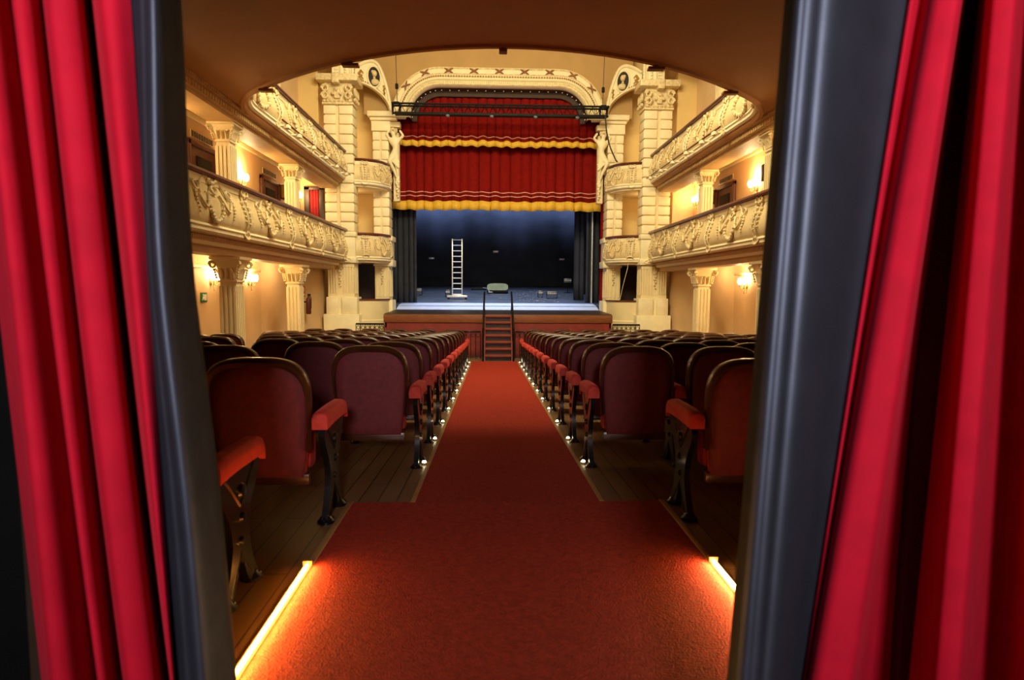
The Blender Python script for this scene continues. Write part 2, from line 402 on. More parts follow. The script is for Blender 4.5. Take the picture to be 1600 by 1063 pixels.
# soffit lip + slab
lip = [(.03, UB - .016), (.03, UB - .05), (.0, UB - .085), (-.06, UB - .085), (-.08, UB - .05), (-.08, UB - .016)]
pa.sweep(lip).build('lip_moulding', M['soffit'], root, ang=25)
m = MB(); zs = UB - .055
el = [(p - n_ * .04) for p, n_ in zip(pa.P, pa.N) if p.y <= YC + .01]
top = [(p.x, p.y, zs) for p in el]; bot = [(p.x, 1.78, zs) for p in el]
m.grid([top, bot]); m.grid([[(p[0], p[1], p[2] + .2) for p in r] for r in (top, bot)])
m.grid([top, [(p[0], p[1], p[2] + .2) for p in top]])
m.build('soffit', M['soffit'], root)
for s in (-1, 1):
    m = MB(); m.box(s * (HX + .1), s * WX, 1.7, 17.45, 4.55, 4.70); m.build('floor_slab', M['ceil'], root)
    sp = Para([(s * HX, 17.28 - i * .5) for i in range(31)], profile(UZ, UB), lambda p: Vector((0, p.y)))
    beam = [(.0, UB), (-.04, UB - .05), (-.04, UB - .10), (-.10, UB - .11), (-.10, UB - .20), (-.16, UB - .21), (-.16, 4.10), (-.60, 4.10), (-.60, 4.56), (-.02, 4.56)]
    sp.sweep(beam).build('beam', M['amber'], root, ang=25)
    dentils(sp, -.04, UB - .095, UB - .055, .1, 14.9, .07, .03, root, 'beam_dentil_moulding', 'amber')
    dentils(sp, -.10, UB - .19, UB - .125, .1, 14.9, .09, .025, root, 'beam_dentil_moulding', 'amber')
    f = (lambda y: 17.28 - y) if s < 0 else (lambda y: LT - (17.28 - y))
    for y in (16.3, 14.1, 11.9): console(pa, f(y), UZ - .10, .62, root)
    for y in (15.2, 13.0): garland(pa, f(y), UZ - .13, 1.35, .58, par=root)
    garland(pa, f(16.95), UZ - .13, .7, .58, par=root)
    wreath(pa, f(11.0), UZ - .12, 1.15, .62, root); console(pa, f(10.05), UZ - .10, .62, root)
    # slim pipe with clamps along the underside
    m = MB(); m.tube([(s * (HX - .28), y, UB + .06) for y in (17.0, 15, 13, 11.6)], .018, 6); m.build('pipe_rail', M['railwood'], root)
    for y in (16.6, 15.6, 14.6, 13.6, 12.6, 11.9):
        m = MB(); m.box(s * (HX - .12), s * (HX - .30), y - .02, y + .02, UB + .02, UB + .05); m.box(s * (HX - .24), s * (HX - .32), y - .07, y + .07, UB - .03, UB + .04, .01)
        m.build('clamp', M['ivory'], root)
# small brown boxes clipped below the curved edge
spots = [('left of centre', -2.08), ('at the crown of the curve', -.1), ('right of centre', 1.92), ('far left', -3.55), ('far right', 3.27)]
for nm, x in spots:
    y = 7.71 + .132 * x * x
    t = thing('edge_lamp', 'small brown box lamp under the overhanging balcony edge, ' + nm, 'lamp', (x, y - .01, UB - .085), group='box lamps under the balcony edge')
    w_ = .05 if abs(x) < .5 else .11
    m = MB(); m.box(-w_, w_, -.05, .06, -.05, -.012, .01); m.build('housing', M['edgelamp'], t)
    m = MB(); m.box(-.03, .03, -.03, .03, -.02, -.001); m.build('mount', M['edgelamp'], t)

# ------------------------------------------------------------------ fluted piers under the balconies
def flute_face(m, w, z0, z1, nfl, face):
    """vertical ribs standing proud on a face; face maps (u, d, z)->xyz"""
    k = w / (nfl * 2 + 1)
    for i in range(nfl + 1):
        u0 = -w / 2 + k * 2 * i; m.prism([(u0, 0), (u0 + k, 0), (u0 + k, .022), (u0, .022)], lambda p: face(p[0], p[1], z0), lambda p: face(p[0], p[1], z1))
def capital_mesh(w, h):
    m = MB(); n = 5
    for i in range(n):
        t0 = i / n; t1 = (i + 1) / n; r = lambda t: w * (.52 + .28 * t ** 2.2)
        m.grid([[(sx * r(t) , sy * r(t), h * t * .86) for sx, sy in ((-1, -1), (1, -1), (1, 1), (-1, 1))] for t in (t0, t1)], closed=True)
    m.box(-w * .60, w * .60, -w * .60, w * .60, -.035, .0, .008)
    m.box(-w * .98, w * .98, -w * .98, w * .98, h * .86, h, .012)
    for sx, sy in ((0, -1), (0, 1), (-1, 0), (1, 0)):
        for u in (-.36, 0, .36):
            pth = [((sx * (.56 + .30 * t ** 2) + sy * u * .9) * w, (sy * (.56 + .30 * t ** 2) + sx * u * .9) * w, h * (.06 + .48 * t - .14 * max(0, t - .7))) for t in [i / 6 for i in range(7)]]
            m.tube(pth, [w * .13, w * .15, w * .15, w * .14, w * .13, w * .11, w * .07], 6, flat=.6)
    for sx in (-1, 1):
        for sy in (-1, 1):
            c = (sx * w * .82, sy * w * .82)
            for q0 in (0,):
                pth = [(c[0] + sx * w * .16 * cos(q) * (1 - .5 * q / 9), c[1] + sy * w * .16 * cos(q) * (1 - .5 * q / 9), h * .66 + w * .24 * sin(q) * (1 - .5 * q / 9)) for q in [i * .75 for i in range(13)]]
                m.tube(pth, w * .075, 6)
            for i in range(4): m.ball((sx * w * (.74 - .03 * i), sy * w * (.74 - .03 * i), h * (.44 - .11 * i)), w * .09, 6, 4)
    return m
def make_pier(w, z0, z1, hc, label, cat, loc, group, flute_h=1):
    t = thing('fluted_pillar', label, cat, loc, 0, group)
    m = MB(); m.box(-w / 2, w / 2, -w / 2, w / 2, z0 + .16, z1 - hc)
    a, b = z0 + .30, z1 - hc - .10
    for face in (lambda u, d, z: (u, -w / 2 - d, z), lambda u, d, z: (u, w / 2 + d, z), lambda u, d, z: (w / 2 + d, u, z), lambda u, d, z: (-w / 2 - d, u, z)):
        flute_face(m, w, a, b, 3, face)
    m.build('shaft', M['cream'], t, smooth=False)
    m = MB(); m.box(-w * .66, w * .66, -w * .66, w * .66, z0, z0 + .1, .01); m.box(-w * .6, w * .6, -w * .6, w * .6, z0 + .1, z0 + .17, .02); m.build('base', M['cream'], t)
    c = capital_mesh(w, hc); c.shift(Matrix.Translation((0, 0, z1 - hc))); c.build('capital', M['cream'], t)
    return t
PX = 4.75
for s in (-1, 1):
    for i, y in enumerate((14.25, 10.8, 7.3)):
        pos = ('nearest the stage', 'halfway along the stalls', 'close to the entrance')[i]
        make_pier(.27, fz(y), 1.87, .40, 'square fluted pillar under the %s lower balcony, %s' % (SIDE[s], pos), 'pillar', (s * PX, y, 0), 'pillars on the stalls floor')
        make_pier(.225, 2.14, 4.10, .28, 'square fluted pillar standing on the %s lower balcony, %s' % (SIDE[s], pos), 'pillar', (s * PX, y - .05, 0), 'pillars on the lower balcony')

# ------------------------------------------------------------------ big banded piers beside the stage
def band_blocks(m, x0, x1, y0, y1, z0, z1, h, gap=.042, b=.008):
    n = max(1, round((z1 - z0) / h)); h = (z1 - z0) / n
    for i in range(n): m.box(x0, x1, y0, y1, z0 + i * h + gap / 2, z0 + (i + 1) * h - gap / 2, b)
def drop_chain(m, x, y, z, n, r, sy=-1):
    for i in range(n): m.ball((x + (.012 if i % 2 else -.012), y, z - i * r * 1.5), r * (1 - .5 * i / n), 6, 4)
for s in (-1, 1):
    X = lambda x: s * x
    t = thing('banded_pier', 'tall cream pier of banded blocks beside the stage, outer one on the %s' % SIDE[s], 'pier', (0, 0, 0), 0, 'banded piers beside the stage')
    xo, xi, y0, y1 = 4.86, 4.04, 17.3, 17.85
    m = MB(); m.box(X(xo + .05), X(xi - .12), y0 - .12, y1, -.62, .62, .015); m.build('plinth', M['ivory'], t)
    m = MB(); m.box(X(xo - .02), X(4.51), y0 - .07, y1, .62, 1.10, .02); m.box(X(4.41), X(xi - .06), y0 - .07, y1, .62, 1.10, .02); m.box(X(4.53), X(4.39), y0, y1, .62, 1.15); m.build('pedestal', M['ivory'], t)
    m = MB(); m.box(X(xo - .06), X(xi + .04), y0 + .03, y1, 1.08, 2.05)
    for xa, xb in ((xo - .06, 4.53), (4.39, xi + .02)):
        cx = (xa + xb) / 2; w = abs(xa - xb)
        m.box(X(xa), X(xb), y0 - .0, y1, 1.08, 1.2, .01); m.box(X(xa), X(xb), y0, y1, 1.93, 2.05, .01)
        for i in range(4):
            u = cx - w / 2 + w * (i + .5) / 4; m.box(X(u - .025), X(u + .025), y0 - .0, y0 + .1, 1.2, 1.95, .006)
    for i in range(4): yy = y0 + .1 + i * .12; m.box(X(xi + .05), X(xi + .015), yy, yy + .05, 1.2, 1.95, .005)
    m.build('fluted_shaft', M['cream'], t, smooth=False)
    m = MB(); drop_chain(m, X(4.46), y0 + .0, 1.98, 8, .055); m.build('drop_ornament', M['relief'], t)
    m = MB(); m.box(X(xo + .02), X(xi - .05), y0 - .06, y1, 2.05, 2.22, .02); m.box(X(xo - .02), X(xi - .02), y0 - .02, y1, 2.22, 2.78, .01); m.box(X(xo + .02), X(xi - .05), y0 - .06, y1, 2.78, 2.92, .02)
    for cx in (4.67, 4.24):
        m.tube([(X(cx + .12 * cos(q)), y0 - .07, 2.135 + .05 * sin(q)) for q in [2 * pi * i / 12 for i in range(12)]], .016, 5, closed=True)
        m.ball((X(cx), y0 - .07, 2.135), .035, 6, 4)
    m.build('band_course', M['ivory'], t)
    m = MB(); m.box(X(xo - .05), X(xi + .03), y0 + .05, y1 - .02, 2.9, 6.38)
    m.build('core', M['cream'], t)
    m = MB(); band_blocks(m, X(xo - .03), X(4.51), y0, y1 - .02, 2.92, 6.36, .27); band_blocks(m, X(4.41), X(xi), y0, y1, 2.92, 6.36, .27)
    m.build('banded_shaft', M['ivory'], t)
    # capital
    m = MB(); m.box(X(xo), X(xi - .03), y0 - .04, y1 + .02, 6.36, 6.42, .012); m.box(X(xo - .06), X(xi + .03), y0 + .03, y1, 6.40, 7.00)
    m.box(X(xo + .13), X(xi - .17), y0 - .17, y1 + .05, 6.96, 7.14, .02); m.box(X(4.54), X(4.36), y0 - .22, y0, 6.88, 7.14, .015)
    for cx, d in ((4.77, 1), (4.13, -1)):
        for k in range(2):
            pth = [(X(cx + d * (.10 * cos(q) * (1 - .06 * q)) ), y0 - .06 - k * .02, 6.78 - k * .2 + .10 * sin(q) * (1 - .06 * q)) for q in [i * .6 for i in range(14)]]
            m.tube(pth, .026, 6)
        for i in range(5): m.ball((X(cx + d * .02), y0 - .03, 6.70 - .06 * i), .045, 6, 4)
    for k in (-.1, 0, .1): m.ball((X(4.45 + k), y0 - .05, 6.75 - abs(k)), .055, 6, 4)
    m.box(X(4.53), X(4.37), y0 - .05, y0 + .05, 6.52, 6.82, .03)
    for i in range(8): m.ball((X(4.83 - .108 * i), y0 + .0, 6.46), .035, 6, 4)
    for i in range(3):
        m.tube([(X(xi - .05), y0 + .12 + .17 * i + .08 * cos(q), 6.72 + .1 * sin(q)) for q in [2 * pi * k / 10 for k in range(10)]], .028, 5, closed=True)
        m.ball((X(xi - .05), y0 + .12 + .17 * i, 6.52), .055, 6, 4)
    m.build('capital', M['relief'], t)
    # fretted rib rising from the capital
    m = MB(); m.box(X(4.59), X(4.07), y0 + .05, y1, 7.14, 8.87, .01)
    for xx in (4.57, 4.35, 4.09): m.box(X(xx + .02), X(xx - .02), y0 + .01, y0 + .06, 7.14, 8.87, .006)
    for i in range(18):
        z = 7.22 + .08 * i; m.box(X(4.51), X(4.41), y0 + .02, y0 + .06, z, z + .035)
        m.ball((X(4.22), y0 + .03, z + .02), .045, 6, 4); m.ball((X(4.06), y0 + .2, z + .02), .05, 6, 4)
    m.build('fretted_rib', M['ivory'], t)

    # inner pier
    t = thing('banded_pier', 'tall cream banded pier at the %s edge of the stage opening, behind a box' % SIDE[s], 'pier', (0, 0, 0), 0, 'banded piers beside the stage')
    xo, xi, y0, y1 = 3.70, 3.24, 18.35, 18.95
    m = MB(); m.box(X(xo), X(xi - .08), y0 - .06, y1, -.8, 1.0, .015); m.build('plinth', M['ivory'], t)
    m = MB(); m.box(X(xo - .02), X(xi + .02), y0, y1, 1.0, 2.0)
    for i in range(4): m.box(X(3.66 - .115 * i), X(3.61 - .115 * i), y0 - .025, y0 + .05, 1.1, 1.9, .006)
    for i in range(3): m.box(X(xi + .03), X(xi - .01), y0 + .08 + .17 * i, y0 + .15 + .17 * i, 1.1, 1.9, .006)
    m.build('fluted_shaft', M['cream'], t, smooth=False)
    m = MB(); drop_chain(m, X(3.47), y0 - .03, 1.95, 7, .05); m.build('drop_ornament', M['relief'], t)
    m = MB(); m.box(X(xo + .02), X(xi - .10), y0 - .06, y1, 2.0, 2.2, .02); m.box(X(xo), X(xi - .05), y0 - .02, y1, 2.2, 2.75, .01); m.box(X(xo + .02), X(xi - .10), y0 - .06, y1, 2.75, 2.9, .02); m.build('band_course', M['ivory'], t)
    m = MB(); m.box(X(xo - .02), X(xi + .02), y0 + .04, y1, 2.9, 5.95); m.build('core', M['cream'], t)
    m = MB(); band_blocks(m, X(xo), X(3.50), y0, y1, 2.9, 5.93, .27); band_blocks(m, X(3.44), X(xi), y0, y1, 2.9, 5.93, .27); m.build('banded_shaft', M['ivory'], t)
    m = MB(); m.box(X(xo + .03), X(xi - .06), y0 - .04, y1, 5.93, 6.22, .015); m.box(X(xo + .06), X(xi - .25), y0 - .10, 18.5, 6.22, 6.31, .015); m.box(X(xo + .12), X(xi - .50), y0 - .18, 18.5, 6.31, 6.46, .015)
    m.build('entablature', M['ivory'], t)

    # box between the two piers: two bowed balconettes, plain front below
    def q2(u):  # plan curve
        p0, p1, p2 = Vector((4.06, 17.52)), Vector((3.40, 17.58)), Vector((3.26, 18.30))
        return p0 * (1 - u) ** 2 + p1 * 2 * u * (1 - u) + p2 * u * u
    curve = [q2(i / 16) for i in range(17)]
    for zr, zb, nm in ((4.98, 4.26, 'upper'), (2.92, 2.14, 'lower')):
        b = thing('box_balcony', 'bowed %s box balcony with relief garland between the piers on the %s' % (nm, SIDE[s]), 'balcony', (0, 0, 0), 0, 'bowed box balconies beside the stage')
        pb = Para([(X(p.x), p.y) for p in curve], profile(zr, zb, .10, .0), lambda p: Vector((0, 14)))
        parapet_parts(pb, zr, b, zb, .1, railw=.07, back=-.10)
        L = pb.L[-1]
        garland(pb, L * .62, zr - .12, .62, .54, par=b); console(pb, L * .22, zr - .1, .55, b, .16); console(pb, L * .95, zr - .1, .55, b, .14)
        m = MB(); pol = [(X(p.x), p.y) for p in curve] + [(X(3.3), 19.0), (X(5.0), 19.0), (X(4.12), 17.86)]
        m.prism(pol, lambda p: (p[0], p[1], zb - .06), lambda p: (p[0], p[1], zb + .1)); m.build('floor_slab', M['cream'], b)
    b = thing('box_parapet', 'plain curved cream parapet of the stalls box on the %s of the stage' % SIDE[s], 'parapet', (0, 0, 0), 0, 'stalls box fronts')
    pb = Para([(X(p.x), p.y) for p in curve], [(0, 1.0), (0, -.6)], lambda p: Vector((0, 14)))
    pb.sweep([(0, 1.0), (.0, .45), (.04, .42), (.04, -.7), (-.1, -.7), (-.1, 1.0)]).build('front_panel', M['cream'], b, ang=25)
    pb.sweep([(.03, 1.04), (.03, 1.0), (-.12, 1.0), (-.12, 1.04)]).build('ledge', M['railwood'], b)
    m = MB(); m.box(X(3.3), X(5.3), 19.05, 19.18, -.8, 9); struct(m.build('wall_box_' + SIDE[s], M['wall_up']))
    m = MB(); m.box(X(5.3), X(5.15), 17.66, 19.04, -.8, 9); struct(m.build('wall_box_side_' + SIDE[s], M['wall']))
    m = MB(); m.box(X(3.5), X(5.0), 18.97, 19.03, .0, 2.10)  # dark sheet standing in for the shade inside the stalls box
    tag(m.build('box_shade_panel', M['darkwood']), 'dark panel standing in for shade at the back of the %s stalls box' % SIDE[s], 'panel', 'stalls box shade panels')
    # arch + lunette between piers, in the slanting plane
    A = Vector((4.05, 17.72)); B = Vector((3.17, 18.36)); D = (B - A); W = D.length; D.normalize(); NN = Vector((-D.y, D.x))
    if NN.y > 0: NN = -NN
    def sp(u, z, o=0): p = A + D * u + NN * o; return (X(p.x), p.y, z)
    l = thing('lunette', 'cream arch with dark oval medallion above the boxes on the %s' % SIDE[s], 'lunette', (0, 0, 0), 0, 'medallion arches')
    zsp, R = 6.46, W
    arc = [(W * (sin(pi / 2 * i / 14)), zsp + .68 * cos(pi / 2 * i / 14)) for i in range(15)]
    outer = catmull([(0, 7.50), (.20 * W, 7.66), (.45 * W, 7.78), (.64 * W, 7.72), (.80 * W, 7.40), (.93 * W, 6.95), (1.0 * W, zsp)], 3)
    pol = outer + [(W, zsp)] + list(reversed(arc))
    m = MB(); n = 22
    def samp(P, t):
        f = t * (len(P) - 1); i = min(int(f), len(P) - 2); q = f - i; return (P[i][0] * (1 - q) + P[i + 1][0] * q, P[i][1] * (1 - q) + P[i + 1][1] * q)
    rows = []
    for o in (0, -.12):
        rows.append([[sp(*[(samp(arc, i / n)[k] * (1 - j / 4) + samp(outer, i / n)[k] * j / 4) for k in (0, 1)], o) for j in range(5)] for i in range(n + 1)])
    m.grid(rows[0]); m.grid(rows[1])
    m.grid([[r[0] for r in rows[0]], [r[0] for r in rows[1]]]); m.grid([[r[-1] for r in rows[0]], [r[-1] for r in rows[1]]])
    m.build('arch_panel', M['ivory'], l)
    m = MB(); m.tube([sp(u, z, .02) for u, z in outer], .045, 6); m.tube([sp(u, z, .02) for u, z in arc], .03, 6); m.build('arch_moulding', M['ivory'], l)
    m = MB()
    for i in range(24):
        u, z = samp(arc, (i + .5) / 24); m.ball(sp(u * .97, z + .055, .015), .022, 6, 4)
    m.build('beading', M['gold'], l)
    mc = (.52 * W, 7.36)
    m = MB(); m.prism([(mc[0] + .18 * cos(2 * pi * i / 24), mc[1] + .27 * sin(2 * pi * i / 24)) for i in range(24)], lambda p: sp(p[0], p[1], 0), lambda p: sp(p[0], p[1], .03)); md = m.build('medallion', M['medal'], l)
    m = MB(); m.tube([sp(mc[0] + .20 * cos(2 * pi * i / 24), mc[1] + .29 * sin(2 * pi * i / 24), .02) for i in range(24)], .028, 6, closed=True); m.build('medallion_rim', M['ivory'], md)
    m = MB(); c = sp(mc[0], mc[1] + .08, .05); m.ball(c, .075, 8, 6, sz=1.25); c = sp(mc[0] + .01, mc[1] - .15, .04); m.ball(c, .13, 8, 6, sz=.7, sy=.5); c = sp(mc[0], mc[1] - .04, .04); m.ball(c, .04, 6, 4); c = sp(mc[0] - .05, mc[1] + .12, .05); m.ball(c, .05, 6, 4); m.build('bust_relief', M['parapet'], md)
    m = MB()
    for i in range(9):
        m.ball(sp(.10 * W + .03 * (i % 3), 7.12 + .04 * i, .01), .04, 6, 4)
    fr1 = m; m = MB()
    for i in range(5): m.ball(sp(.80 * W + .02 * (i % 2), 6.92 + .06 * i, .01), .035, 6, 4)
    m.build('foliage_relief', M['gold'], l); m = fr1
    for k in range(2): m.tube([sp(.16 * W + .06 * cos(q), 7.22 + .16 * k + .06 * sin(q), .02) for q in [i * .6 for i in range(10)]], .016, 5)
    m.build('foliage_relief', M['gold'], l)
    # return wall above the lunette
    # caryatid
    def caryatid():
        c = thing('caryatid', 'cream carved figure with raised arms under the %s end of the stage arch' % SIDE[s], 'statue', (X(3.06), 18.42, -.17), 0, 'caryatids at the stage opening')
        J = {'pel': (0, 0, 5.42), 'wst': (.03, -.03, 5.60), 'chs': (.0, -.05, 5.80), 'nck': (-.02, -.06, 5.94), 'hd': (-.04, -.08, 6.03), 'hd2': (-.05, -.09, 6.11),
             'sl': (.14, -.05, 5.88), 'el': (.26, -.10, 5.97), 'hl': (.14, -.06, 6.14), 'sr': (-.15, -.05, 5.88), 'er': (-.24, -.10, 6.0), 'hr': (-.12, -.06, 6.16),
             'k1': (-.16, -.16, 5.24), 'a1': (-.02, -.02, 4.96), 'f1': (.06, .0, 4.74), 'k2': (.06, -.08, 5.15), 'a2': (.07, -.02, 4.88), 'f2': (.08, .02, 4.66)}
        RR = {'pel': .105, 'wst': .085, 'chs': .115, 'nck': .05, 'hd': .075, 'hd2': .065, 'sl': .055, 'el': .042, 'hl': .035, 'sr': .055, 'er': .042, 'hr': .035, 'k1': .07, 'a1': .05, 'f1': .035, 'k2': .07, 'a2': .05, 'f2': .03}
        E_ = [('pel', 'wst'), ('wst', 'chs'), ('chs', 'nck'), ('nck', 'hd'), ('hd', 'hd2'), ('chs', 'sl'), ('sl', 'el'), ('el', 'hl'), ('chs', 'sr'), ('sr', 'er'), ('er', 'hr'), ('pel', 'k1'), ('k1', 'a1'), ('a1', 'f1'), ('pel', 'k2'), ('k2', 'a2'), ('a2', 'f2')]
        names = list(J); me = bpy.data.meshes.new('figure')
        me.from_pydata([(-s * J[k][0], J[k][1], J[k][2]) for k in names], [(names.index(a), names.index(b)) for a, b in E_], [])
        o = bpy.data.objects.new('figure', me); COL.objects.link(o); o.parent = c; me.materials.append(M['ivory'])
        sk = o.modifiers.new('skin', 'SKIN')
        for i, k in enumerate(names): me.skin_vertices[0].data[i].radius = (RR[k], RR[k])
        me.skin_vertices[0].data[0].use_root = True
        sk.use_smooth_shade = True
        o.modifiers.new('sub', 'SUBSURF').levels = 2; o.modifiers['sub'].render_levels = 2
        m = MB()
        for i in range(14):
            a = 2 * pi * i / 14; m.ball((s * .04 + .085 * cos(a), -.05 + .06 * sin(a), 6.12 + .04 * sin(3 * a)), .045, 6, 4)
        m.build('hair', M['relief'], c)
        m = MB()
        for i in range(8): m.ball((-s * (.06 + .02 * (i % 2)), .0, 4.72 - .07 * i), .06 - .004 * i, 6, 4)
        m.tube([(-s * (.07 + .05 * cos(q)), -.02, 4.64 + .06 * sin(q)) for q in [i * .6 for i in range(10)]], .022, 6)
        for q0 in range(3): m.tube([(-s * (-.16 + .30 * t), -.09 - .02 * q0, 5.36 - .12 * t - .07 * q0 + .05 * sin(5 * t)) for t in [i / 6 for i in range(7)]], .035, 6)
        m.tube([(-s * .05, .0, 5.2), (-s * .07, .0, 4.9), (-s * .07, .0, 4.6)], .05, 6); m.build('drapery', M['ivory'], c)
        m = MB(); m.box(-s * .02 - .09, -s * .02 + .09, .06, .25, 4.1, 6.1, .02); m.box(-.16, .16, -.06, .2, 6.22, 6.38, .02); m.build('backing', M['cream'], c)
    caryatid()

# ------------------------------------------------------------------ stage arch
def contour(hw, top, r, zb, n=12, rx=None):
    rx = rx or r; P = [(-hw, zb), (-hw, top - r)]
    for i in range(1, n): a = pi - pi / 2 * i / n; P.append((-hw + rx + rx * cos(a), top - r + r * sin(a)))
    P.append((-hw + rx, top)); P.append((hw - rx, top))
    for i in range(1, n): a = pi / 2 - pi / 2 * i / n; P.append((hw - rx + rx * cos(a), top - r + r * sin(a)))
    P += [(hw, top - r), (hw, zb)]; return P
def dense(P, step=.12):
    out = []
    for a, b in zip(P, P[1:]):
        k = max(1, int(sqrt((a[0] - b[0]) ** 2 + (a[1] - b[1]) ** 2) / step))
        out += [(a[0] + (b[0] - a[0]) * i / k, a[1] + (b[1] - a[1]) * i / k) for i in range(k)]
    return out + [P[-1]]
ZB = 6.36
OUT = dense(contour(3.16, 7.80, 1.42, ZB)); 
fr = thing('proscenium_arch', 'ornate cream and gold arch frame with rounded corners over the stage', 'arch')
PROF = [(0, 0), (.02, .12), (.10, .15), (.24, .14), (.27, .10), (.30, .16), (.36, .18), (.40, .12), (.46, .14), (.52, .16), (.55, .10), (.55, -.02)]
def framept(i, inset, depth):
    p = Vector(OUT[i]); a = Vector(OUT[max(i - 1, 0)]); b = Vector(OUT[min(i + 1, len(OUT) - 1)])
    t = (b - a).normalized(); n = Vector((t.y, -t.x)); q = p + n * inset
    return (q.x, 18.52 - depth, q.y)
m = MB(); m.grid([[framept(i, a, d) for a, d in PROF] for i in range(len(OUT))]); m.build('frame_moulding', M['ivory'], fr, ang=30)
m = MB(); m.tube([framept(i, .20, .145) for i in range(len(OUT))], .022, 6); m.tube([framept(i, .50, .16) for i in range(len(OUT))], .026, 6); m.tube([framept(i, .035, .135) for i in range(len(OUT))], .03, 6); m.build('gilded_moulding', M['relief'], fr)
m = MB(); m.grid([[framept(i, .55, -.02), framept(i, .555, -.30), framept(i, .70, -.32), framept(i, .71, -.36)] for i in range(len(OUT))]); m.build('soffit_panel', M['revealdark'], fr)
# arc-length sampling along the frame
cum = [0]
for a, b in zip(OUT, OUT[1:]): cum.append(cum[-1] + sqrt((a[0] - b[0]) ** 2 + (a[1] - b[1]) ** 2))
def fat(d, inset, depth):
    i = 0
    while i < len(cum) - 2 and cum[i + 1] < d: i += 1
    q = (d - cum[i]) / (cum[i + 1] - cum[i]); A = Vector(framept(i, inset, depth)); B = Vector(framept(i + 1, inset, depth)); return A.lerp(B, q)
TL = cum[-1]
m = MB(); k = int(TL / .078)
for i in range(k + 1): m.ball(fat(TL * i / k, .255, .125), .028, 6, 4)
m.build('beading', M['gold'], fr)
m = MB(); k = int(TL / .062)
for i in range(k + 1): m.ball(fat(TL * i / k, .43, .14), .022, 6, 4)
m.build('beading', M['relief'], fr)
for i in range(9):
    d = TL * (.5 + (i - 4) * .0925)
    m = MB(); c = fat(d, .12, .17); c2 = fat(d + .01, .12, .17); tx = (c2 - c).normalized(); nz = Vector((-tx.z, 0, tx.x))
    for sx in (-1, 1):
        for sz in (-1, 1): m.tube([c + tx * sx * q * .125 + nz * sz * q * .07 + Vector((0, -.01, 0)) for q in (.1, .5, 1)], [.018, .026, .010], 6)
    m.ball(c, .04, 6, 4); m.build('bow_motif', M['xmotif'], fr)
k = 30
for i in range(k):
    m = MB(); m.ball(fat(TL * (i + .5) / k, .575, -.16), .015, 6, 4); m.build('light_bulb', M['bulb'], fr)
# wall round the arch
inner = [framept(i, .02, .0) for i in range(len(OUT))]
m = MB(); outerp = []
for p in inner:
    dx, dz = p[0], p[2] - 6.0; k = min(3.98 / max(abs(dx), 1e-6), 2.95 / max(dz, 1e-6)); outerp.append((dx * k, 18.55, 6.0 + dz * k))
rows = [[(a[0] + (b[0] - a[0]) * j / 2, 18.55, a[2] + (b[2] - a[2]) * j / 2) for j in range(3)] for a, b in zip(inner, outerp)]
m.grid(rows); m.grid([[(p[0], 18.75, p[2]) for p in r] for r in rows]); m.grid([[r[0], (r[0][0], 18.75, r[0][2])] for r in rows])
struct(m.build('wall_front', M['tan']))

# ------------------------------------------------------------------ stage
st = thing('stage', 'raised stage with dark apron and brown wooden front', 'stage')
YF = 16.75; ZT = .66
SB = 19.25; SZ = .80; RK = .095
def sz(y): return SZ + RK * (y - SB)
m = MB(); ap = [(-3.14, YF), (3.12, YF), (3.13, 18.3), (3.13, 18.82), (-3.13, 18.82), (-3.13, 18.3)]
zz = lambda p: ZT + (p[1] - YF) * .022
m.prism(ap, lambda p: (p[0], p[1], zz(p) - .05), lambda p: (p[0], p[1], zz(p))); m.build('apron_floor', M['apron'], st)
m = MB(); m.box(-3.16, 3.14, YF - .03, YF + .05, .42, ZT - .02, .008); m.box(-3.16, -3.1, YF, 18.2, .42, ZT - .02); m.box(3.08, 3.14, YF, 18.2, .42, ZT - .02); m.build('upper_front', M['stagewood'], st)
m = MB(); m.box(-3.12, 3.1, YF, YF + .06, .28, .42); m.box(-3.14, 3.12, YF - .015, YF + .05, -.55, .28)
m.box(-3.14, -3.08, YF, 18.2, -.6, .42); m.box(3.06, 3.12, YF, 18.2, -.6, .42); m.build('lower_front', M['stagered'], st)
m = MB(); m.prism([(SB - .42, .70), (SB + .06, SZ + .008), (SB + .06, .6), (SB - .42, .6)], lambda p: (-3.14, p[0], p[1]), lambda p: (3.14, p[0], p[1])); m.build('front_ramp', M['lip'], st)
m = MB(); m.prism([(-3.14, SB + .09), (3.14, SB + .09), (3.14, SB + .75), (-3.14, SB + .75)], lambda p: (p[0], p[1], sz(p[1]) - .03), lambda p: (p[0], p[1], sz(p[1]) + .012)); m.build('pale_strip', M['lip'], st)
YB = 26.0
m = MB(); m.prism([(-3.14, SB), (3.14, SB), (3.14, 19.6), (6.05, 19.6), (6.05, YB + .35), (-6.05, YB + .35), (-6.05, 19.6), (-3.14, 19.6)], lambda p: (p[0], p[1], sz(p[1]) - .1), lambda p: (p[0], p[1], sz(p[1]))); m.build('stage_boards', M['stagefloor'], st)
# stage house
m = MB(); m.box(-6.3, 6.3, YB + .4, YB + .6, 0, 10.5); struct(m.build('wall_stage_back', M['blackcloth']))
for s in (-1, 1):
    m = MB(); m.box(s * 6.1, s * 6.3, 19.5, YB + .6, 0, 10.5); struct(m.build('wall_stage_' + SIDE[s], M['blackcloth']))
    m = MB(); m.box(s * 3.30, s * 6.05, 19.46, 19.56, -.6, 10.5); struct(m.build('wall_stage_front_' + SIDE[s], M['blackcloth']))
m = MB(); m.box(-6.3, 6.3, 18.7, YB + .6, 10.4, 10.5); struct(m.build('ceiling_stage', M['blackcloth']))
m = MB(); m.box(-3.4, 3.4, 18.7, 18.8, 8.9, 10.45); struct(m.build('wall_front_upper', M['blackcloth']))
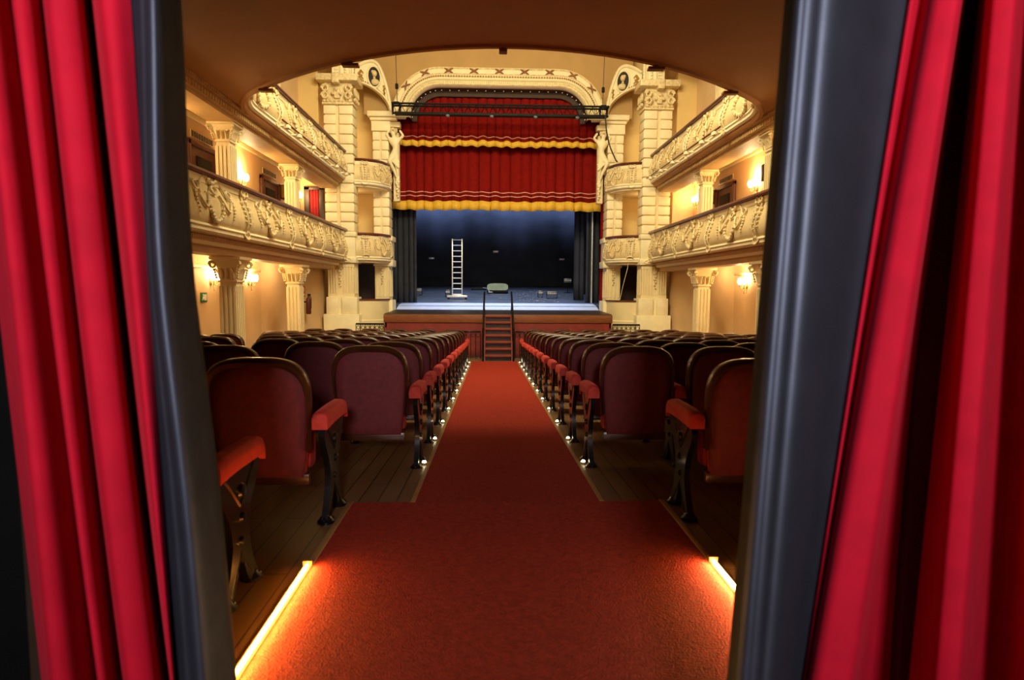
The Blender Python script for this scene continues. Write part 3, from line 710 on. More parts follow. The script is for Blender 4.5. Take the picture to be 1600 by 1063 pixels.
# backcloth
m = MB(); rows = []
for i in range(81):
    x = -5.6 + 11.2 * i / 80; rows.append([(x, YB + .05 * sin(x * 2.1) + .02 * sin(x * 7), sz(YB) + .012 + z) for z in [j * .5 for j in range(15)]])
m.grid(rows); bc = m.build('backcloth', M['cyc'], thick=.01); tag(bc, 'wide dark blue-grey backcloth at the rear of the stage', 'cloth')

def pleat_sheet(x0, x1, y, z0, z1, amp, wl, seed, hem=.02, nz=8):
    rnd = random.Random(seed); ph = [rnd.uniform(0, 6) for _ in range(4)]; n = int((x1 - x0) / wl * 18)
    rows = []
    def Y(x): return y + amp * (1 - 2.2 * abs(sin(pi * x / wl + ph[0] + .7 * sin(x * 1.9 + ph[1]) + .3 * sin(x * 5.1))) ** .45 + .5 * sin(2 * pi * x / (wl * 2.7) + ph[2]))
    def hemz(x): return hem * sin(2 * pi * x / (wl * 1.5) + ph[3]) + hem * .6 * sin(x * 2.3 + ph[1])
    return n, Y, hemz
def band(name, x0, x1, n, Y, hemz, z0, z1, mt, par, off=0, nz=6, kz0=1, kz1=0, thick=.012):
    m = MB(); rows = []
    for i in range(n + 1):
        x = x0 + (x1 - x0) * i / n
        a, b = z0 + hemz(x) * kz0, z1 + hemz(x) * kz1
        rows.append([(x, Y(x) + off, a + (b - a) * j / nz) for j in range(nz + 1)])
    m.grid(rows); return m.build(name, mt, par, thick=thick, ang=80)
# front valance and main border
v = thing('stage_valance', 'upper red velvet valance with gold fringe hanging inside the stage arch', 'curtain')
n, Y, hz = pleat_sheet(-3.15, 3.1, 18.98, 5.8, 7.6, .035, .24, 3)
band('cloth', -3.02, 3.0, n, Y, hz, 5.78, 7.75, M['drape'], v)
band('fringe', -3.02, 3.0, n, Y, hz, 5.66, 5.83, M['fringe'], v, -.022, kz1=1, nz=2)
band('braid', -3.02, 3.0, n, Y, hz, 5.93, 5.955, M['braid'], v, -.018, kz1=1, nz=1)
v = thing('border_curtain', 'lower red velvet border curtain with two pale stripes and wide gold fringe', 'curtain')
n, Y, hz = pleat_sheet(-3.3, 3.3, 19.38, 3.9, 6.8, .045, .30, 11, .015)
band('cloth', -3.28, 3.28, n, Y, hz, 3.98, 6.9, M['drape'], v)
band('fringe', -3.28, 3.28, n, Y, hz, 3.80, 4.08, M['fringe'], v, -.022, kz1=1, nz=2)
for z in (4.22, 4.34): band('braid', -3.28, 3.28, n, Y, hz, z, z + .026, M['braid'], v, -.018, kz1=1, nz=1)
# black legs
def leg_drape(name, label, x0, x1, y, ztop, seed, mt):
    n, Y, hz = pleat_sheet(x0, x1, y, 0, 1, .05, .17, seed, 0)
    b = sz(y) + .03
    o = band(name, x0, x1, n, Y, hz, b, ztop, mt, None, nz=10)
    return tag(o, label, 'curtain', 'black stage leg curtains')
leg_drape('leg_curtain', 'black leg curtain hanging at the left side of the stage', -3.32, -2.62, 19.85, 5.6, 5, M['blackcloth'])
leg_drape('leg_curtain', 'black leg curtain hanging at the right side of the stage with a pale lit edge', 2.62, 2.95, 20.9, 5.6, 6, M['blackcloth'])
leg_drape('leg_curtain', 'black leg curtain at the far right of the stage, tight behind the arch', 2.9, 3.34, 20.1, 5.6, 8, M['blackcloth'])
leg_drape('leg_curtain', 'black leg curtain deeper in the stage on the left', -4.6, -3.1, 22.5, 6.0, 9, M['blackcloth'])
leg_drape('leg_curtain', 'black leg curtain deeper in the stage on the right', 3.1, 4.6, 22.8, 6.0, 10, M['blackcloth'])
m = MB(); m.tube([(3.08, 19.95, sz(19.95) + .03), (3.08, 19.95, 4.6)], .025, 8); tag(m.build('stage_pole', M['alu']), 'thin upright metal pole beside the right leg curtain', 'pole')
o = MB(); nn, Yf, hz = pleat_sheet(3.2, 3.34, 19.1, 0, 1, .03, .1, 14, 0); o2 = band('curtain_edge', 3.19, 3.31, nn + 8, Yf, hz, .74, 4.2, M['drape'], None)
tag(o2, 'narrow edge of the red house curtain at the right of the stage opening', 'curtain')

# lighting truss in front of the arch
tr = thing('lighting_truss', 'black lighting truss hung on cables across the stage arch', 'truss', (0.03, 17.85, 6.43))
m = MB()
for y, z in ((-.12, .12), (.12, .12), (0, -.12)): m.tube([(-3.05, y, z), (3.1, y, z)], .028, 8)
k = 26
for i in range(k):
    x0 = -3.05 + 6.15 * i / k; x1 = -3.05 + 6.15 * (i + 1) / k; xm = (x0 + x1) / 2
    m.tube([(x0, -.12, .12), (xm, 0, -.12), (x1, -.12, .12)], .011, 5); m.tube([(x0, .12, .12), (xm, 0, -.12), (x1, .12, .12)], .011, 5)
m.build('lattice', M['black'], tr)
m = MB(); m.box(-3.0, 3.05, -.10, .10, -.17, -.10, .01); m.build('fixture_bar', M['black'], tr)
for x in (-1.5, -.25, 1.0, 2.2):
    m = MB(); m.lathe([(.03, -.1), (.06, -.08), (.06, .05), (.04, .07)], (x, 0, -.16), 10, 'y'); m.build('lamp_head', M['greybox'], tr)
for sx in (-1, 1):
    m = MB()
    for xx in (2.86, 3.06):
        m.tube([(sx * xx, -.13, .14), (sx * xx, .13, .14), (sx * xx, 0, -.15), (sx * xx, -.13, .14)], .018, 6)
    m.box(sx * 2.88, sx * 3.04, -.06, .06, .13, .19, .01); m.build('end_bracket', M['black'], tr)
    m = MB(); m.tube([(sx * 2.93, 0, .15), (sx * 2.95, 0, 1.0), (sx * 2.98, 0, 2.45)], .009, 5); m.build('cable', M['cable'], tr)
    m = MB(); m.lathe([(.02, -.08), (.045, -.06), (.045, .06), (.02, .08)], (sx * 2.94, 0, .62), 10); m.build('hoist', M['black'], tr)
# power cords
def cord(name, pts, r, mt, label): 
    m = MB(); m.tube(catmull(pts, 6), r, 6); tag(m.build(name, M[mt]), label, 'cable')
cord('power_cord', [(3.02, 17.70, 6.3), (3.05, 17.68, 5.9), (3.14, 17.62, 5.45), (3.30, 17.55, 5.05), (3.36, 17.56, 4.98)], .02, 'cable', 'black cord drooping from the truss to the right box balcony')
cord('thin_wire', [(3.72, 17.52, 2.12), (3.70, 17.50, 1.95), (3.60, 17.54, 1.5), (3.52, 17.58, 1.06)], .009, 'wirew', 'pale thin wire hanging in front of the right stalls box')
# ladder
yl = 21.2; zl = sz(yl)
ld = thing('ladder', 'tall aluminium ladder with wide foot bar standing on the stage', 'ladder', (-1.39, yl, zl + .008))
for sx in (-1, 1):
    m = MB(); m.box(sx * .145, sx * .185, -.03, .03, .05, 2.07, .006); m.build('rail', M['alu'], ld)
    m = MB(); m.box(sx * .26, sx * .34, -.05, .05, -.0, .05, .01); m.build('foot', M['black'], ld)
for i in range(11):
    m = MB(); m.tube([(-.15, 0, .16 + .187 * i), (.15, 0, .16 + .187 * i)], .017, 8); m.build('rung', M['alu'], ld)
m = MB(); m.box(-.35, .35, -.045, .045, .05, .13, .01); m.build('foot_bar', M['alu'], ld)
# floor equipment on the stage
def par_lamp(x, y, label, w=.3):
    t = thing('floor_lamp', label, 'stage lamp', (x, y, sz(y)), 0, 'lamps on the stage floor')
    m = MB(); m.box(-w / 2, w / 2, -.08, .08, .10, .26, .015); m.build('housing', M['greybox'], t)
    m = MB()
    for i in range(5): u = -w / 2 + w * (i + .5) / 5; m.lathe([(.02, -.02), (.026, 0), (.02, .012)], (u, -.085, .18), 8, 'y')
    m.build('lenses', M['alu'], t)
    for sx in (-1, 1):
        m = MB(); m.tube([(sx * (w / 2 + .015), 0, .18), (sx * (w / 2 + .015), 0, .02), (sx * (w / 2 - .06), -.05, .012)], .012, 6); m.build('bracket', M['black'], t)
    return t
par_lamp(-2.88, 22.4, 'small grey lamp on the stage floor by the left leg curtain', .26)
par_lamp(1.94, 21.6, 'wide grey multi-lens lamp on the stage floor right of the steps', .34)
t = par_lamp(1.55, 21.8, 'small grey lamp with upright rod on the stage floor', .14); m = MB(); m.tube([(0, .02, .2), (0, .02, .62)], .008, 6); m.build('rod', M['black'], t)
t = par_lamp(-1.76, 21.9, 'small dark lamp with upright rod just left of the ladder', .14); m = MB(); m.tube([(0, .02, .2), (0, .02, .6)], .008, 6); m.build('rod', M['black'], t)
t = par_lamp(2.75, 23.6, 'grey lamp raised on a short stand by the right leg curtain', .28)
t.location.z += .30
m = MB(); m.tube([(0, 0, .12), (0, 0, -.28)], .015, 6); m.tube([(-.14, 0, -.29), (.14, 0, -.29)], .014, 6); m.tube([(0, -.14, -.29), (0, .14, -.29)], .014, 6); m.build('stand', M['black'], t)
yo = 23.3; t = thing('stage_machine', 'pale green rounded machine lying on the stage floor with a dark folded arm', 'machine', (.03, yo, sz(yo) + .018))
m = MB(); m.prism([(.40 * (abs(cos(q)) ** .5) * (1 if cos(q) > 0 else -1), .14 * (abs(sin(q)) ** .7) * (1 if sin(q) > 0 else -1)) for q in [2 * pi * i / 32 for i in range(32)]], lambda p: (p[0], -.14, .22 + p[1]), lambda p: (p[0] * .94, .14, .22 + p[1] * .94)); m.build('shell', M['paleg'], t)
m = MB(); m.box(-.40, .40, -.16, .16, .0, .10, .02); m.build('base', M['black'], t)
m = MB(); m.box(-1.0, -.42, -.05, .05, .10, .17, .02); m.build('arm', M['black'], t)
m = MB(); m.tube([(-.55, -.06, .19), (-.38, -.3, .16), (-.30, -.8, .03), (-.26, -1.0, .03)], .02, 6); m.tube([(-.34, -.95, .03), (-.2, -1.0, .03)], .03, 6); m.build('handle', M['alu'], t)
# dim lamps on the back wall
for i, (x, z, lb) in enumerate(((-2.72, 2.62, 'left'), (-.02, 2.92, 'middle'), (2.78, 2.62, 'right'))):
    t = thing('rear_lamp', 'small dim lamp in the dark at the rear of the stage, ' + lb, 'stage lamp', (x, YB - .12, z), 0, 'lamps on the backcloth')
    m = MB(); m.box(-.13, .13, -.08, .06, -.05, .05, .015); m.build('housing', M['greybox'], t)
    m = MB(); m.box(-.10, .10, -.095, -.078, -.03, .03, .005); m.build('lens', M['alu'], t)
    m = MB(); m.box(-.02, .02, .05, .075, -.02, .02); m.build('mount', M['black'], t)
# paper scraps
m = MB(); rnd = random.Random(4)
for i in range(90):
    x, y = rnd.gauss(1.3, .55), rnd.uniform(20.4, 24.2); r = rnd.uniform(.012, .035); a = rnd.uniform(0, 3); z = sz(y) + .012
    m.prism([(x + r * cos(a + k), y + r * 1.6 * sin(a + k)) for k in (0, 1.4, 3, 4.4)], lambda p: (p[0], p[1], z - .003), lambda p: (p[0], p[1], z + .004))
o = m.build('paper_scraps', M['white'], smooth=False); tag(o, 'pale scraps of paper scattered over the right half of the stage floor', 'litter', kind='stuff')

# ------------------------------------------------------------------ stage steps
sp_ = thing('stage_steps', 'red carpeted steps with black handrails up to the stage', 'steps', (AX + .10, 16.14, fz(16.2)))
H = ZT - .02 - fz(16.2); NS = 7
for i in range(NS):
    z1 = H * (i + 1) / (NS + .0) - .01; y0 = -.55 + .155 * i
    m = MB(); m.box(-.34, .34, y0, .54, z1 - .05, z1, .008); m.build('tread', M['carpet'], sp_)
    m = MB(); m.box(-.34, .34, y0 - .006, y0 + .02, z1 - .03, z1 + .004); m.build('nosing', M['stagewood'], sp_)
    m = MB(); m.box(-.33, .33, y0 + .06, y0 + .09, z1 - H / NS, z1 - .05); m.build('riser', M['apron'], sp_)
for sx in (-1, 1):
    m = MB(); m.prism([(-.6, .0), (-.5, .14), (.5, H), (.55, H), (.55, 0)], lambda p: (sx * .34, p[0], p[1]), lambda p: (sx * .37, p[0], p[1])); m.build('stringer', M['stagered'], sp_)
    m = MB(); m.tube([(sx * .39, -.62, .0), (sx * .39, -.62, .85), (sx * .37, .62, H + .62), (sx * .37, .62, H + .026)], .026, 8); m.tube([(sx * .39, -.05, .5), (sx * .37, -.05, 1.23)], .02, 8); m.build('handrail', M['iron'], sp_)
    for z in (.58, .64):
        m = MB(); m.ball((sx * .40, -.07, z + .1), .02, 8, 5); m.build('clamp', M['alu'], sp_)
# low iron railings
def railing(x0, x1, y, zb, h, label, diag=False):
    t = thing('pit_railing', label, 'railing', ((x0 + x1) / 2, y, zb), 0, 'low iron railings at the stage front')
    w = x1 - x0; m = MB(); m.box(-w / 2, w / 2, -.025, .025, h - .05, h, .006); m.build('top_rail', M['iron'], t)
    m = MB(); m.box(-w / 2, w / 2, -.012, .012, .03, .055); n = max(2, int(w / .12))
    for i in range(n + 1):
        x = -w / 2 + w * i / n; m.tube([(x, 0, 0), (x, 0, h - .04)], .010, 6)
        if i < n:
            c = x + w / n / 2; m.tube([(c + .045 * cos(q), 0, h - .12 + .05 * sin(q)) for q in [2 * pi * k / 10 for k in range(10)]], .008, 5, closed=True)
    m.build('balusters', M['iron'], t)
railing(-3.95, -3.18, 16.9, fz(16.9), .90, 'low black iron railing left of the stage front, against the cream plinth')
railing(3.18, 3.95, 16.9, fz(16.9), .90, 'low black iron railing right of the stage front, against the cream plinth')
railing(-1.15, -.50, 16.15, fz(16.15), .75, 'low iron railing in front of the stage, left of the steps')
railing(.42, 1.15, 16.15, fz(16.15), .75, 'low iron railing in front of the stage, right of the steps')

# ------------------------------------------------------------------ carpet, strips
cp = thing('aisle_carpet', 'long red carpet running from the curtained entrance to the stage steps', 'carpet')
m = MB(); hw = .58; HWL = .965
rows = [[(AX - HWL + 2 * HWL * j / 6, y, .012 + fz(y)) for j in range(7)] for y in (-2.5, 0, 2, Y0)]
m.grid(rows); m.grid([[(AX - HWL, y, z) for z in (.0, .012)] for y in (-2.5, Y0)]); m.grid([[(AX + HWL, y, z) for z in (.0, .012)] for y in (-2.5, Y0)])
m.grid([[(AX - HWL, Y0, z), (AX + HWL, Y0, z)] for z in (0, .012)])
m.build('landing_carpet', M['carpet'], cp)
m = MB(); rows = [[(AX - hw + 2 * hw * j / 4, y, .012 + fz(y)) for j in range(5)] for y in [Y0 + i * .62 for i in range(18)] + [YE, 15.2, 15.47]]
m.grid(rows); m.grid([[(AX - hw, y, fz(y) + z) for z in (0, .012)] for y in (Y0, YE, 15.47)]); m.grid([[(AX + hw, y, fz(y) + z) for z in (0, .012)] for y in (Y0, YE, 15.47)])
m.build('runner', M['carpet'], cp)
for s in (-1, 1):
    m = MB(); m.box(AX + s * HWL, AX + s * (HWL + .035), 2.89, Y0 + .02, 0, .016, .004); m.build('edge_strip', M['brass'], cp)
    m = MB()
    for y, y2 in [(Y0 + i * .62, Y0 + (i + 1) * .62) for i in range(17)] + [(Y0 + 17 * .62, YE), (YE, 15.47)]:
        m.prism([(AX + s * hw, y), (AX + s * (hw + .03), y), (AX + s * (hw + .03), y2), (AX + s * hw, y2)], lambda p: (p[0], p[1], fz(p[1])), lambda p: (p[0], p[1], fz(p[1]) + .014))
    m.build('edge_strip', M['brass'], cp)
    l = thing('light_strip', 'glowing amber floor light strip along the %s edge of the red carpet' % SIDE[s], 'light strip', (AX + s * (HWL + .024), 0, 0), 0, 'floor light strips')
    m = MB(); m.box(-.02, .02, 1.8, 2.87, 0, .012); m.box(s * .02, s * .012, 1.8, 2.87, .010, .013); m.build('channel', M['brass'], l)
    m = MB(); m.box(-.006, .006, 1.82, 2.855, .010, .024, .002); m.build('diffuser', M['led' if s < 0 else 'ledw'], l)
    m = MB(); m.box(-.022, .022, 2.855, 2.88, 0, .036); m.build('end_cap', M['brass'], l)

# ------------------------------------------------------------------ seats
def seat_outline(w, z0, z1, n=26):
    hw = w / 2; zc = z1 - .23; P = [(-hw * .84, z0), (hw * .84, z0), (hw * .93, z0 + .18), (hw * .985, zc - .1)]
    for i in range(n + 1):
        a = pi * i / n; c, q = cos(a), sin(a)
        P.append((hw * (1 if c > 0 else -1) * abs(c) ** .60, zc + .23 * abs(q) ** .72))
    return P + [(-hw * .985, zc - .1), (-hw * .93, z0 + .18)]
def tilt(x, y, z): return (x, y - (z - .25) * .12, z)
SW = .575
def make_seat():
    t = thing('theatre_seat', 'x', 'seat')
    P = seat_outline(SW - .05, .27, .93)
    m = MB(); cx = sum(p[0] for p in P) / len(P); cz = .6
    ring = lambda k, y: [tilt(p[0] * k, y, cz + (p[1] - cz) * k) for p in P]
    R = [ring(.3, .012), ring(.75, .016), ring(.96, .026), ring(1.0, .04), ring(1.0, .08)]
    m.grid(R, closed=True); m.f.append(tuple(range(len(P) - 1, -1, -1)))
    m.build('back_panel', M['seatback'], t, ang=60)
    m = MB(); R = [ring(1.0, .08), ring(1.0, .10), ring(.93, .135), ring(.7, .15), ring(.3, .155)]; m.grid(R, closed=True); m.f.append(tuple(4 * len(P) + k for k in range(len(P))))
    m.build('back_cushion', M['seatred'], t, ang=60)
    # wooden rim: follows the outline, broad along the top
    Q = seat_outline(SW, .25, .965); i0 = 2; path = Q[2:]
    m = MB(); rows = []
    for i, (x, z) in enumerate(path):
        a = path[max(i - 1, 0)]; b = path[min(i + 1, len(path) - 1)]; tx, tz = b[0] - a[0], b[1] - a[1]; L = sqrt(tx * tx + tz * tz); nx, nz = tz / L, -tx / L
        k = max(0, min(1, (z - .70) / .22)); wd = .020 + .034 * k
        sec = [(.000, .03), (.0, .075), (-.012, .10), (-wd * .6, .108), (-wd, .095), (-wd, .035), (-wd + .006, .012), (-wd * .45, -.004), (-.01, .006)]
        rows.append([tilt(x + nx * o, y, z + nz * o) for o, y in sec])
    m.grid(rows, closed=True); n = len(rows[0]); m.f.append(tuple(range(n))); m.f.append(tuple((len(rows) - 1) * n + k for k in range(n)))
    m.build('back_frame', M['rim'], t, ang=50)
    m = MB(); m.box(-.235, .235, .16, .28, .28, .60, .035); m.build('seat_cushion', M['seatred'], t)
    m = MB(); m.box(-.25, .25, .05, .09, .22, .285, .01); m.build('back_rail', M['rim'], t)
    return t
def standard_mesh():
    m = MB()
    side = catmull([(.02, .56), (.40, .57), (.42, .50), (.36, .42), (.31, .34), (.30, .24), (.33, .12), (.38, .03), (.38, .0), (.30, .0), (.24, .10), (.20, .2), (.16, .1), (.10, .0), (.03, .0), (.03, .03), (.08, .12), (.12, .24), (.09, .36), (.02, .46), (.0, .52)], 2)
    m.prism(side, lambda p: (-.018, p[0], p[1]), lambda p: (.018, p[0], p[1]))
    for z, r in ((.46, .035), (.34, .026), (.24, .022)):
        for sx in (-1, 1): m.lathe([(.0, 0), (r, 0), (r * .8, sx * .012), (.0, sx * .016)], (sx * .018, .2 + .02 * (z > .3), z), 10, 'x')
    m.tube([(0, .06, .55), (0, .20, .40), (0, .36, .55)], .024, 6); m.tube([(0, .08, .02), (0, .2, .18), (0, .34, .02)], .022, 6)
    return m
def arm_mesh():
    m = MB(); rows = []
    prof = [(-.046, .0), (-.047, .05), (-.038, .078), (-.018, .088), (.018, .088), (.038, .078), (.047, .05), (.046, .0)]
    for y, dz, k in ((-.03, -.014, .93), (-.02, -.008, 1), (.05, -.003, 1), (.15, 0, 1), (.27, .0, 1), (.38, -.002, 1), (.43, -.012, .98), (.45, -.04, .9)):
        rows.append([(x * k, y, .575 + z * k + dz) for x, z in prof])
    m.grid(rows, closed=True); m.f.append(tuple(range(8))); m.f.append(tuple(7 * 8 + k for k in range(8))); return m
def add_arm(t, x):
    a = arm_mesh(); a.shift(Matrix.Translation((x, 0, 0))); a.build('armrest', M['seatred'], t, ang=50)
    k = standard_mesh(); k.shift(Matrix.Translation((x, 0, 0))); sd = k.build('standard', M['iron'], t)
    for y in (.06, .345):
        m = MB(); m.lathe([(.050, 0), (.050, .012), (.038, .022), (.026, .04), (.0, .045)], (x, y, 0), 12)
        for q in range(3): m.ball((x + .036 * cos(2.1 * q - 1.6), y + .036 * sin(2.1 * q - 1.6), .02), .010, 6, 4)
        m.build('foot', M['iron'], sd)
PITCH = .675
proto = {}
for s in (-1, 1):     # arm on the aisle side
    p = make_seat(); add_arm(p, -s * PITCH / 2); proto[s] = p
ORD = ['first', 'second', 'third', 'fourth', 'fifth', 'sixth', 'seventh', 'eighth', 'ninth', 'tenth', 'eleventh', 'twelfth', 'thirteenth', 'fourteenth', 'fifteenth']
rows_y = [2.42, 3.38] + [4.60 + .95 * i for i in range(12)]
used = {-1: False, 1: False}
NR = len(rows_y)
for ri, y in enumerate(rows_y):
    near = ri < 2
    for s in (-1, 1):
        end = (1.22 if s < 0 else 1.20) if ri == 0 else ((1.056 if s < 0 else 1.06) if ri == 1 else .58 + .105)      # distance of the end standard from the aisle centre
        x = end; k = 0; gapped = False
        while True:
            cx = AX + s * (x + PITCH / 2)
            if abs(cx) + PITCH / 2 > 5.25: break
            if abs(abs(cx) - PX) < .40 and any(abs(y + .1 - py) < .55 for py in (14.25, 10.8, 7.3)): x += .06; continue
            lim = (.62 * y + .7) if s < 0 else (.56 * y + .9)
            if abs(cx + .25) - PITCH / 2 > lim: break
            xb = .25 + .405 * y if s < 0 else 99
            if not gapped and not near and s < 0 and abs(cx) + PITCH * .5 > xb and k > 0: gapped = True; x += .42; cx = AX + s * (x + PITCH / 2)
            if abs(cx) + PITCH / 2 > 5.4: break
            fr_ = NR - 1 - ri
            pl = 'last row by the entrance' if ri == 0 else ('row second from the entrance' if ri == 1 else '%s row from the stage' % ORD[fr_])
            lab = 'plush theatre seat %s of the aisle, %s, %s from the aisle' % (SIDE[s], pl, ORD[k])
            if not used[s]: t = proto[s]; used[s] = True; t['label'] = lab; t['group'] = 'seats left of the aisle' if s < 0 else 'seats right of the aisle'
            else: t = dup(proto[s], lab, 'seats left of the aisle' if s < 0 else 'seats right of the aisle')
            t.location = (cx, y, fz(y + .2)); t.rotation_euler = (-(math.atan(SL) if Y0 < y < 14.2 else 0), 0, 0)
            t.scale = (1, 1, 1 - .1 * max(0, y - 4.6) / 10.45)
            k += 1; x += PITCH
    if not near:
        for s in (-1, 1):
            yy = y + .16
            l = thing('aisle_light', 'tiny floor light beside the %s row from the stage, %s of the aisle' % (ORD[NR - 1 - ri], SIDE[s]), 'light', (AX + s * .635, yy, fz(yy)), 0, 'floor lights along the aisle')
            m = MB(); m.lathe([(.026, 0), (.026, .010), (.02, .016)], (0, 0, 0), 12); m.build('housing', M['brass'], l)
            m = MB(); m.ball((0, 0, .016), .017, 8, 5); m.build('lens', M['dot'], l)

# ------------------------------------------------------------------ entrance curtains
def chaikin(P, it=3):
    for _ in range(it):
        Q = [P[0]]
        for a, b in zip(P, P[1:]):
            Q += [tuple(u * .75 + v * .25 for u, v in zip(a, b)), tuple(u * .25 + v * .75 for u, v in zip(a, b))]
        P = Q + [P[-1]]
    return P
def cloth_rows(S, zt=2.75, zb=.015, nz=40, belly=0):
    rows = []; pts_ = chaikin(S)
    for k, (a, b, y) in enumerate(pts_):
        r = []
        for j in range(nz + 1):
            t = j / nz; bow = .006 * sin(pi * t) * sin(a * 23); x = a + (b - a) * t - belly * min(1, 2 * k / len(pts_)) * math.exp(-((t - .49) / .14) ** 2)
            r.append((x + bow, y + bow + .012 * sin(2.2 * t + x * 9) * t, zt + (zb - zt) * t))
        rows.append(r)
    return rows
SLv = [(-1.421, -1.3, 1.42), (-1.326, -1.194, 1.3), (-1.249, -1.114, 1.205), (-1.234, -1.086, 1.208), (-1.234, -1.076, 1.235), (-1.331, -1.149, 1.38), (-1.413, -1.212, 1.52), (-1.303, -1.097, 1.36), (-1.197, -1.0, 1.205), (-1.167, -0.99, 1.208), (-1.157, -1.003, 1.235), (-1.245, -1.083, 1.38), (-1.301, -1.127, 1.48), (-1.213, -1.03, 1.34), (-1.124, -0.95, 1.2), (-1.093, -0.925, 1.205), (-1.085, -0.911, 1.235), (-1.157, -0.981, 1.38), (-1.222, -1.041, 1.52), (-1.133, -0.946, 1.36), (-1.047, -0.877, 1.215), (-1.001, -0.883, 1.215), (-0.969, -0.914, 1.26)]
SLl = [(-0.969, -0.914, 1.26), (-0.969, -0.916, 1.272), (-0.948, -0.898, 1.258), (-0.928, -0.878, 1.24), (-0.917, -0.864, 1.24), (-0.897, -0.839, 1.224), (-0.893, -0.825, 1.236), (-0.917, -0.828, 1.3), (-0.963, -0.844, 1.42), (-0.996, -0.88, 1.48)]
c = thing('entrance_curtain', 'crimson velvet curtain with slate grey lining at the left of the entrance', 'curtain', (0, 0, 0), 0, 'entrance curtains')
m = MB(); m.grid(cloth_rows(SLv)); m.build('velvet', M['velvet'], c, thick=.003, ang=80)
m = MB(); m.grid(cloth_rows(SLl, belly=.022)); m.build('lining', M['lining'], c, thick=.003, ang=80)
SRl = [(0.468, 0.337, 1.44), (0.427, 0.294, 1.36), (0.385, 0.255, 1.24), (0.378, 0.264, 1.208), (0.405, 0.29, 1.216), (0.43, 0.307, 1.19), (0.51, 0.356, 1.228), (0.628, 0.412, 1.29), (0.718, 0.434, 1.315)]
SRv = [(0.718, 0.434, 1.315), (0.706, 0.418, 1.285), (0.744, 0.435, 1.31), (0.761, 0.427, 1.3), (0.735, 0.392, 1.235), (0.739, 0.435, 1.212), (0.747, 0.484, 1.2), (0.817, 0.553, 1.3), (0.962, 0.71, 1.5), (1.013, 0.862, 1.56), (0.901, 0.852, 1.42), (0.758, 0.722, 1.235), (0.773, 0.738, 1.212), (0.788, 0.764, 1.2), (0.871, 0.846, 1.3), (1.051, 1.039, 1.5), (1.101, 1.146, 1.5), (0.922, 0.974, 1.27), (0.988, 1.039, 1.26)]
c = thing('entrance_curtain', 'crimson velvet curtain with wide slate grey lining at the right of the entrance', 'curtain', (0, 0, 0), 0, 'entrance curtains')
m = MB(); m.grid(cloth_rows(SRl)); m.build('lining', M['lining'], c, thick=.003, ang=80)
m = MB(); m.grid(cloth_rows(SRv)); m.build('velvet', M['velvet'], c, thick=.003, ang=80)
m = MB(); m.tube([(-1.7, 1.38, 2.80), (1.35, 1.38, 2.80)], .022, 10)
for x in (-1.7, 1.35): m.ball((x, 1.38, 2.80), .04, 10, 6)
for x in (-1.55, -.3, 1.2): m.tube([(x, 1.38, 2.80), (x, 1.56, 2.80)], .012, 6)
tag(m.build('curtain_rod', M['brass']), 'brass rod carrying the entrance curtains over the doorway', 'rod')

# ------------------------------------------------------------------ wall fittings
LIGHTS = []
def lamp(kind, loc, power, col, size=.1, rot=None, shape=None, spread=None, size_y=None, blend=None, angle=None, target=None):
    d = bpy.data.lights.new('light', kind); d.energy = power; d.color = col
    o = bpy.data.objects.new('light', d); COL.objects.link(o); o.location = loc
    if kind == 'AREA':
        d.size = size
        if size_y: d.shape = 'RECTANGLE'; d.size_y = size_y
        if spread: d.spread = radians(spread)
    elif kind == 'SPOT':
        d.shadow_soft_size = size; d.spot_size = radians(angle); d.spot_blend = blend
    else: d.shadow_soft_size = size
    if target is not None: o.rotation_euler = (Vector(target) - Vector(loc)).to_track_quat('-Z', 'Y').to_euler()
    elif rot: o.rotation_euler = rot
    return o
def sconce(x, y, z, s, label, power):
    t = thing('wall_sconce', label, 'wall lamp', (x, y, z), 0 if s < 0 else pi, 'wall sconces')   # local +x points into the hall
    m = MB(); m.lathe([(.06, 0), (.06, .015), (.03, .03)], (0, 0, -.05), 12, 'x'); m.build('backplate', M['gold'], t)
    for d in (-1, 1):
        m = MB(); m.tube(catmull([(.02, 0, -.05), (.06, d * .06, -.12), (.10, d * .11, -.08), (.10, d * .11, -.02)], 4), .010, 6); m.build('arm', M['gold'], t)
        m = MB(); m.lathe([(.030, 0), (.055, .04), (.062, .08), (.05, .13), (.03, .15)], (.10, d * .11, -.02), 12); m.build('shade', M['glassshade'], t)
    m = MB(); m.tube([(.03, 0, -.06), (.05, 0, -.20)], .008, 6); m.ball((.05, 0, -.21), .016, 6, 4); m.build('drop', M['gold'], t)
    lamp('POINT', (x - s * .16, y, z + .20), power, (1, .66, .30), .07)
W_ = WX - .01
